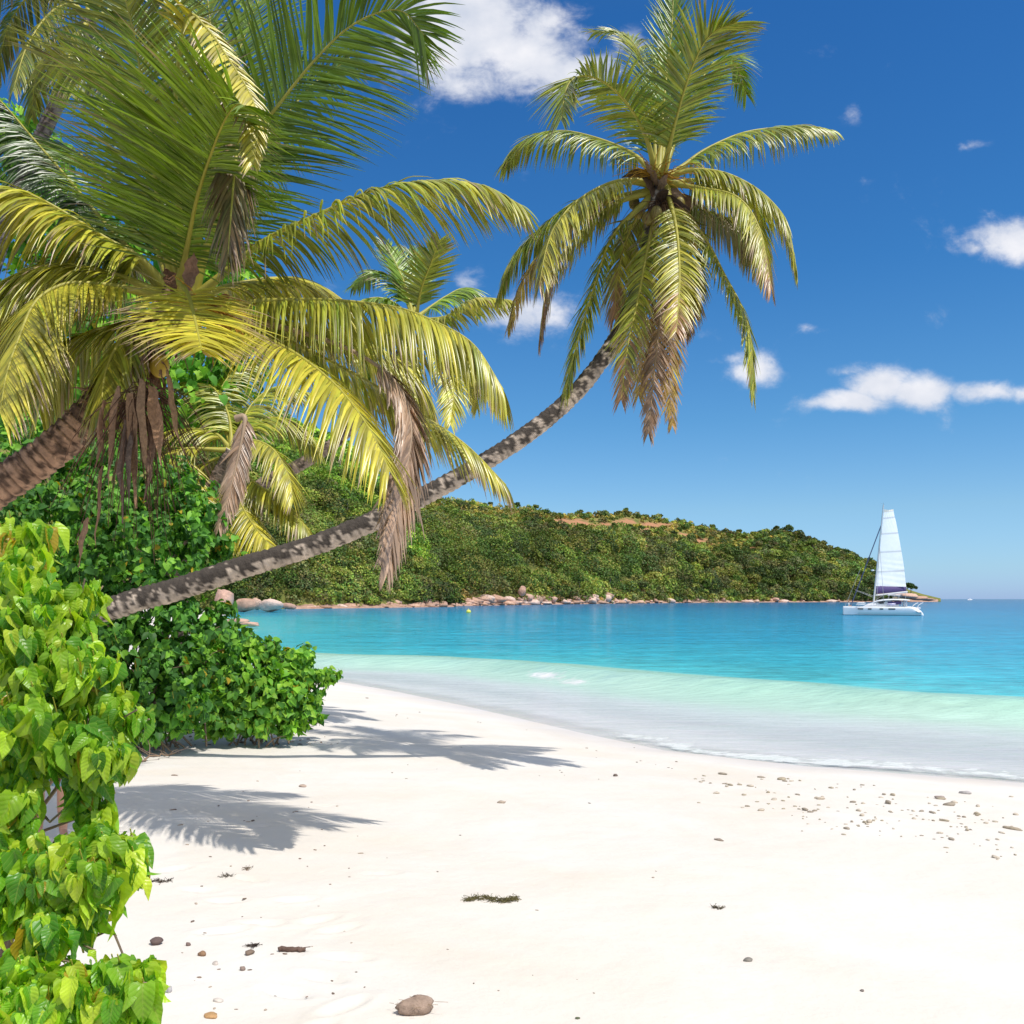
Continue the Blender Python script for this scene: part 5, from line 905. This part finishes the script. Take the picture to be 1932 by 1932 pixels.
# buoy and distant motorboat
m = MB(); V, f = ROCKS[2]; V = V / np.linalg.norm(V, axis=1, keepdims=True); pb = np.array([(884 - 966) / F * 215, 215, .3]); m.add(V * [.55, .55, .5] + pb, f, (.75, .72, .12)); m.tube([pb + [0, 0, .4], pb + [0, 0, .75]], .08, 8, (.6, .55, .2)); tag(m.build('buoy', M['rib'], None, pb, True), 'yellow mooring buoy floating in the bay', 'buoy')
pb = np.array([(1830 - 966) / F * 2400, 2400, 0]); m = MB(); m.add([pb + q for q in ((-6, -1.5, 0), (5, -1.5, 0), (7, 0, 1.4), (-6, 1.5, 0), (5, 1.5, 0), (-6, -1.8, 1.5), (5, -1.8, 1.6), (-6, 1.8, 1.5), (5, 1.8, 1.6))], [[0, 1, 6, 5], [3, 7, 8, 4], [0, 5, 7, 3], [5, 6, 8, 7], [1, 2, 6, 6], [4, 8, 2, 2]], WH) if False else m.tube([pb + [-6, 0, .6], pb + [-5, 0, .7], pb + [4, 0, .8], pb + [7, 0, 1.3]], [1.3, 1.5, 1.5, .1], 10, WH); m.box(pb + [-.5, 0, 3.0], (4.5, 2.2, 2.0), WH, 0, .8); tag(m.build('motorboat', MW, None, pb), 'tiny white motorboat on the far horizon right of the headland', 'boat')

# ------------------------------------------------------------------ things lying on the sand
def on(u, v, lift=0.0): g = ground(u, v); g[2] += lift; return g
p = on(783, 1914, .035); V, f = ROCKS[2]; d = V / np.linalg.norm(V, axis=1, keepdims=True); V = d * (1 + .06 * np.sign(d[:, :1]) * np.abs(d[:, :1]) + .09 * np.cos(3 * np.arctan2(d[:, 1:2], d[:, 2:3]) + .6)) * np.where(d[:, :1] < 0, [[1.15, .86, .86]], [[1, 1, 1]])
a = .35; V = V * [.09, .058, .05]; V = V @ np.array([[math.cos(a), math.sin(a), 0], [-math.sin(a), math.cos(a), 0], [0, 0, 1]])
m = MB(); m.add(V + p, f, (.36, .26, .20)); m.build
cn = tag(m.build('coconut', plain('coconut_husk', None, .9, .2, 30, .3, .9, 70, .01), None, p, True), 'brown coconut husk lying at the bottom edge of the sand', 'coconut')
m = MB()
for _ in range(60):
    t = rng.normal(size=3) * [.05, .03, .015] + [.0, -.005, .005]; m.tube(np.stack([p + t, p + t + rng.normal(size=3) * [.03, .015, .006] + [0, 0, .004]]), .0012, 3, (.42, .30, .2))
m.build('husk_fibres', M['fibre'], cn)
MWD = plain('driftwood', None, .9, .2, 25, .3, .8, 50, .01)
def stickobj(name, u, v, L, r, ang, label, cat, c=(.14, .09, .07), seed=0):
    g = on(u, v, r * .7); rg = np.random.default_rng(seed); t = np.linspace(-.5, .5, 12)[:, None]; d = np.array([math.cos(ang), math.sin(ang), 0]); m = MB()
    m.tube(g + d * L * t + rg.normal(size=(12, 3)) * [.0, r * .3, r * .15], np.linspace(r, r * .8, 12) * rg.uniform(.85, 1.15, 12), 9, c)
    for q in range(10): s0 = g + d * L * rg.uniform(-.5, .5) + [0, 0, r * .8]; m.tube(np.stack([s0, s0 + d * L * .25 + rg.normal(size=3) * r * .4]), r * .16, 4, np.array(c) * 1.3)
    return tag(m.build(name, MWD, None, g), label, cat)
stickobj('driftwood', 551, 1798, .16, .016, -.05, 'short dark piece of driftwood left of the coconut', 'driftwood', seed=2)
stickobj('driftwood', 1355, 3716 / 2, .0001, .0005, 0, '', '') if False else None
def weed(u, v, du, dv, n, label, c=(.11, .10, .03), h=.02, name='seaweed', seg=5):
    g = on(u, v); k = g[1] / F; m = MB(); sl = F * (EYE - g[2]) / g[1] ** 2
    for _ in range(n):
        x = rng.uniform(-1, 1); yy = .35 * math.sin(x * 5) + rng.uniform(-1, 1) * .6; q = g + np.array([x * du * k, -yy * dv / sl, 0]); q[2] = float(zsand(q[:1], q[1:2])[0]) + rng.uniform(.002, h)
        t = np.linspace(0, 1, seg)[:, None]; m.tube(q + rng.normal(size=3) * [1, 1, .4] * h * 1.6 * t + rng.normal(size=(seg, 3)) * h * .2, h * .13, 4, np.array(c) * rng.uniform(.5, 1.6), False)
    return tag(m.build(name, M['fibre'], None, g), label, 'seaweed' if name == 'seaweed' else 'debris')
weed(928, 1699, 52, 7, 420, 'long thin strand of olive seaweed across the middle of the sand', (.16, .14, .06), h=.014)
weed(1355, 1716, 12, 3, 70, 'small dark tuft of seaweed right of the long strand', (.13, .11, .07), h=.011)
weed(300, 1665, 20, 3, 90, 'flat dark seaweed clump at the edge of the lowest frond shadow', (.09, .07, .05), h=.012)
weed(428, 1655, 8, 4, 70, 'knotted dark seaweed clump right of the lime shrub', (.09, .07, .05), h=.011)
weed(468, 1640, 6, 4, 40, 'small loose weed knot up right of the knotted clump', (.2, .15, .1), h=.011)
weed(477, 1786, 8, 4, 90, 'dark round weed tuft beside the split nut shell', (.08, .06, .05), h=.010)
def pebble(u, v, s, label, c, k=1, group=None, cat='stone', flat=.6, name='stone', asp=1.3):
    g = on(u, v); r = s * g[1] / F; g[2] += r * flat * .45; return boulder(name, g, (r * asp, r, r * flat), label, cat, group, k, c, 'stone')
pebble(1411, 1817, 7.5, 'grey pebble alone on the lower right sand', (.24, .22, .19), 3)
pebble(470, 1803, 9, 'striped brown split nut shell on the sand under the dark weed tuft', (.22, .16, .12), 5, name='nut_shell', cat='nut shell')
pebble(457, 1833, 6, 'round brown nut below the split nut shell', (.27, .2, .17), 2, name='nut', cat='nut', flat=.95, asp=1)
pebble(380, 1803, 7, 'crumpled brown dry leaf piece between shrub and driftwood', (.28, .17, .1), 7, name='dry_leaf', cat='leaf', flat=.9)
pebble(295, 1785, 10, 'dark broken bark chunk beside the lowest shrub tip', (.14, .1, .09), 8, name='bark_chunk', cat='bark', flat=.9)
pebble(407, 1822, 6, 'pale ring shaped shell left of the round nut', (.55, .48, .42), 9, name='shell', cat='shell')
pebble(320, 1875, 7, 'pointed grey coral piece near the bottom left of the sand', (.42, .4, .4), 10, name='coral_piece', cat='coral', flat=1.1, asp=.8)
pebble(412, 1895, 8, 'whitish coral lump above the orange dry leaf', (.62, .56, .5), 11, name='coral_piece', cat='coral')
pebble(398, 1922, 12, 'orange brown curled dry leaf at the bottom edge', (.5, .3, .14), 6, name='dry_leaf', cat='leaf', flat=.35, asp=1.5)
pebble(355, 1787, 5, 'small round brown nut by the shrub tip', (.2, .14, .12), 2, name='nut', cat='nut', flat=.95, asp=1)
pebble(947, 1515, 6, 'small tan stone alone on the open sand above the seaweed', (.42, .34, .27), 4, asp=1.6)
pebble(1161, 1465, 5, 'small dark stone nearest the water in the middle', (.16, .12, .1), 12)
pebble(1090, 1928, 4, 'tiny green grey bit on the bottom edge right of the coconut', (.12, .14, .08), 12)
pebble(1358, 1586, 6, 'thin brown stick like stone on the bare right sand', (.3, .24, .19), 4, asp=2.2, flat=.4)
pebble(570, 1485, 7, 'pale brown scrap at the tip of the long frond shadow', (.45, .34, .27), 4, asp=1.8, flat=.4)
pebble(1626, 1875, 4, 'lone tiny stone in the lower right sand', (.2, .17, .15), 4)
pebble(1772, 1507, 9, 'largest brown coral stone close to the foam, far right', (.33, .27, .23), 4, asp=1.6, flat=.45)
pebble(1820, 1498, 8, 'grey coral stone up right of the largest brown one', (.42, .39, .38), 3, asp=1.5, flat=.5)
pebble(1910, 1565, 9, 'long tan coral stone at the right edge of the frame', (.36, .3, .22), 6, asp=2, flat=.4)
rg = np.random.default_rng(77); CG = 'coral rubble scattered below the foam line'
for i in range(185):
    x = rg.beta(1.6, 1.3); u = 1290 + x * 645; lo = 1455 + (u - 1290) * .075; v = lo + abs(rg.normal(.42, .25)) * (60 + (u - 1290) * .16)
    s_ = 1.6 + rg.gamma(1.4, 1.5); tone = rg.choice([0, 1, 2]); c = [(.40, .34, .25), (.52, .45, .36), (.34, .29, .23)][tone]
    pebble(u, v, min(s_ * .85, 7), 'small tan piece of coral rubble on the damp sand below the foam', c, int(rg.integers(0, 14)), CG, 'coral', rg.uniform(.4, .7), 'coral_piece', rg.uniform(1, 2))
for i in range(130):
    u = rg.uniform(310, 700); v = rg.uniform(1440, 1925)
    if i > 60: u = rg.uniform(250, 640); v = 1400 - abs(rg.normal(0, 14)) + 8
    if u < 330 + max(0, 1500 - v) * .0: pass
    pebble(u, v, rg.uniform(1.2, 3.2), 'tiny dark scrap of leaf or bark on the sand at left', [(.3, .22, .17), (.18, .13, .1), (.45, .36, .28)][i % 3], i, 'small scraps on the left sand', 'debris', .5, 'sand_scrap', rg.uniform(1, 2.4))
for i in range(45):
    u = rg.uniform(640, 1300); v = rg.uniform(1300, 1480) if i < 30 else rg.uniform(1500, 1920)
    if v < 1300 + (u - 640) * .2: v = 1300 + (u - 640) * .24
    pebble(u, v, rg.uniform(.9, 2.4), 'tiny stone on the open sand', [(.34, .28, .22), (.2, .16, .12)][i % 2], i, 'tiny stones on the open sand', 'stone', .5, 'stone', rg.uniform(1, 2))
for o in bpy.data.objects:
    if '_w' in o: del o['_w']
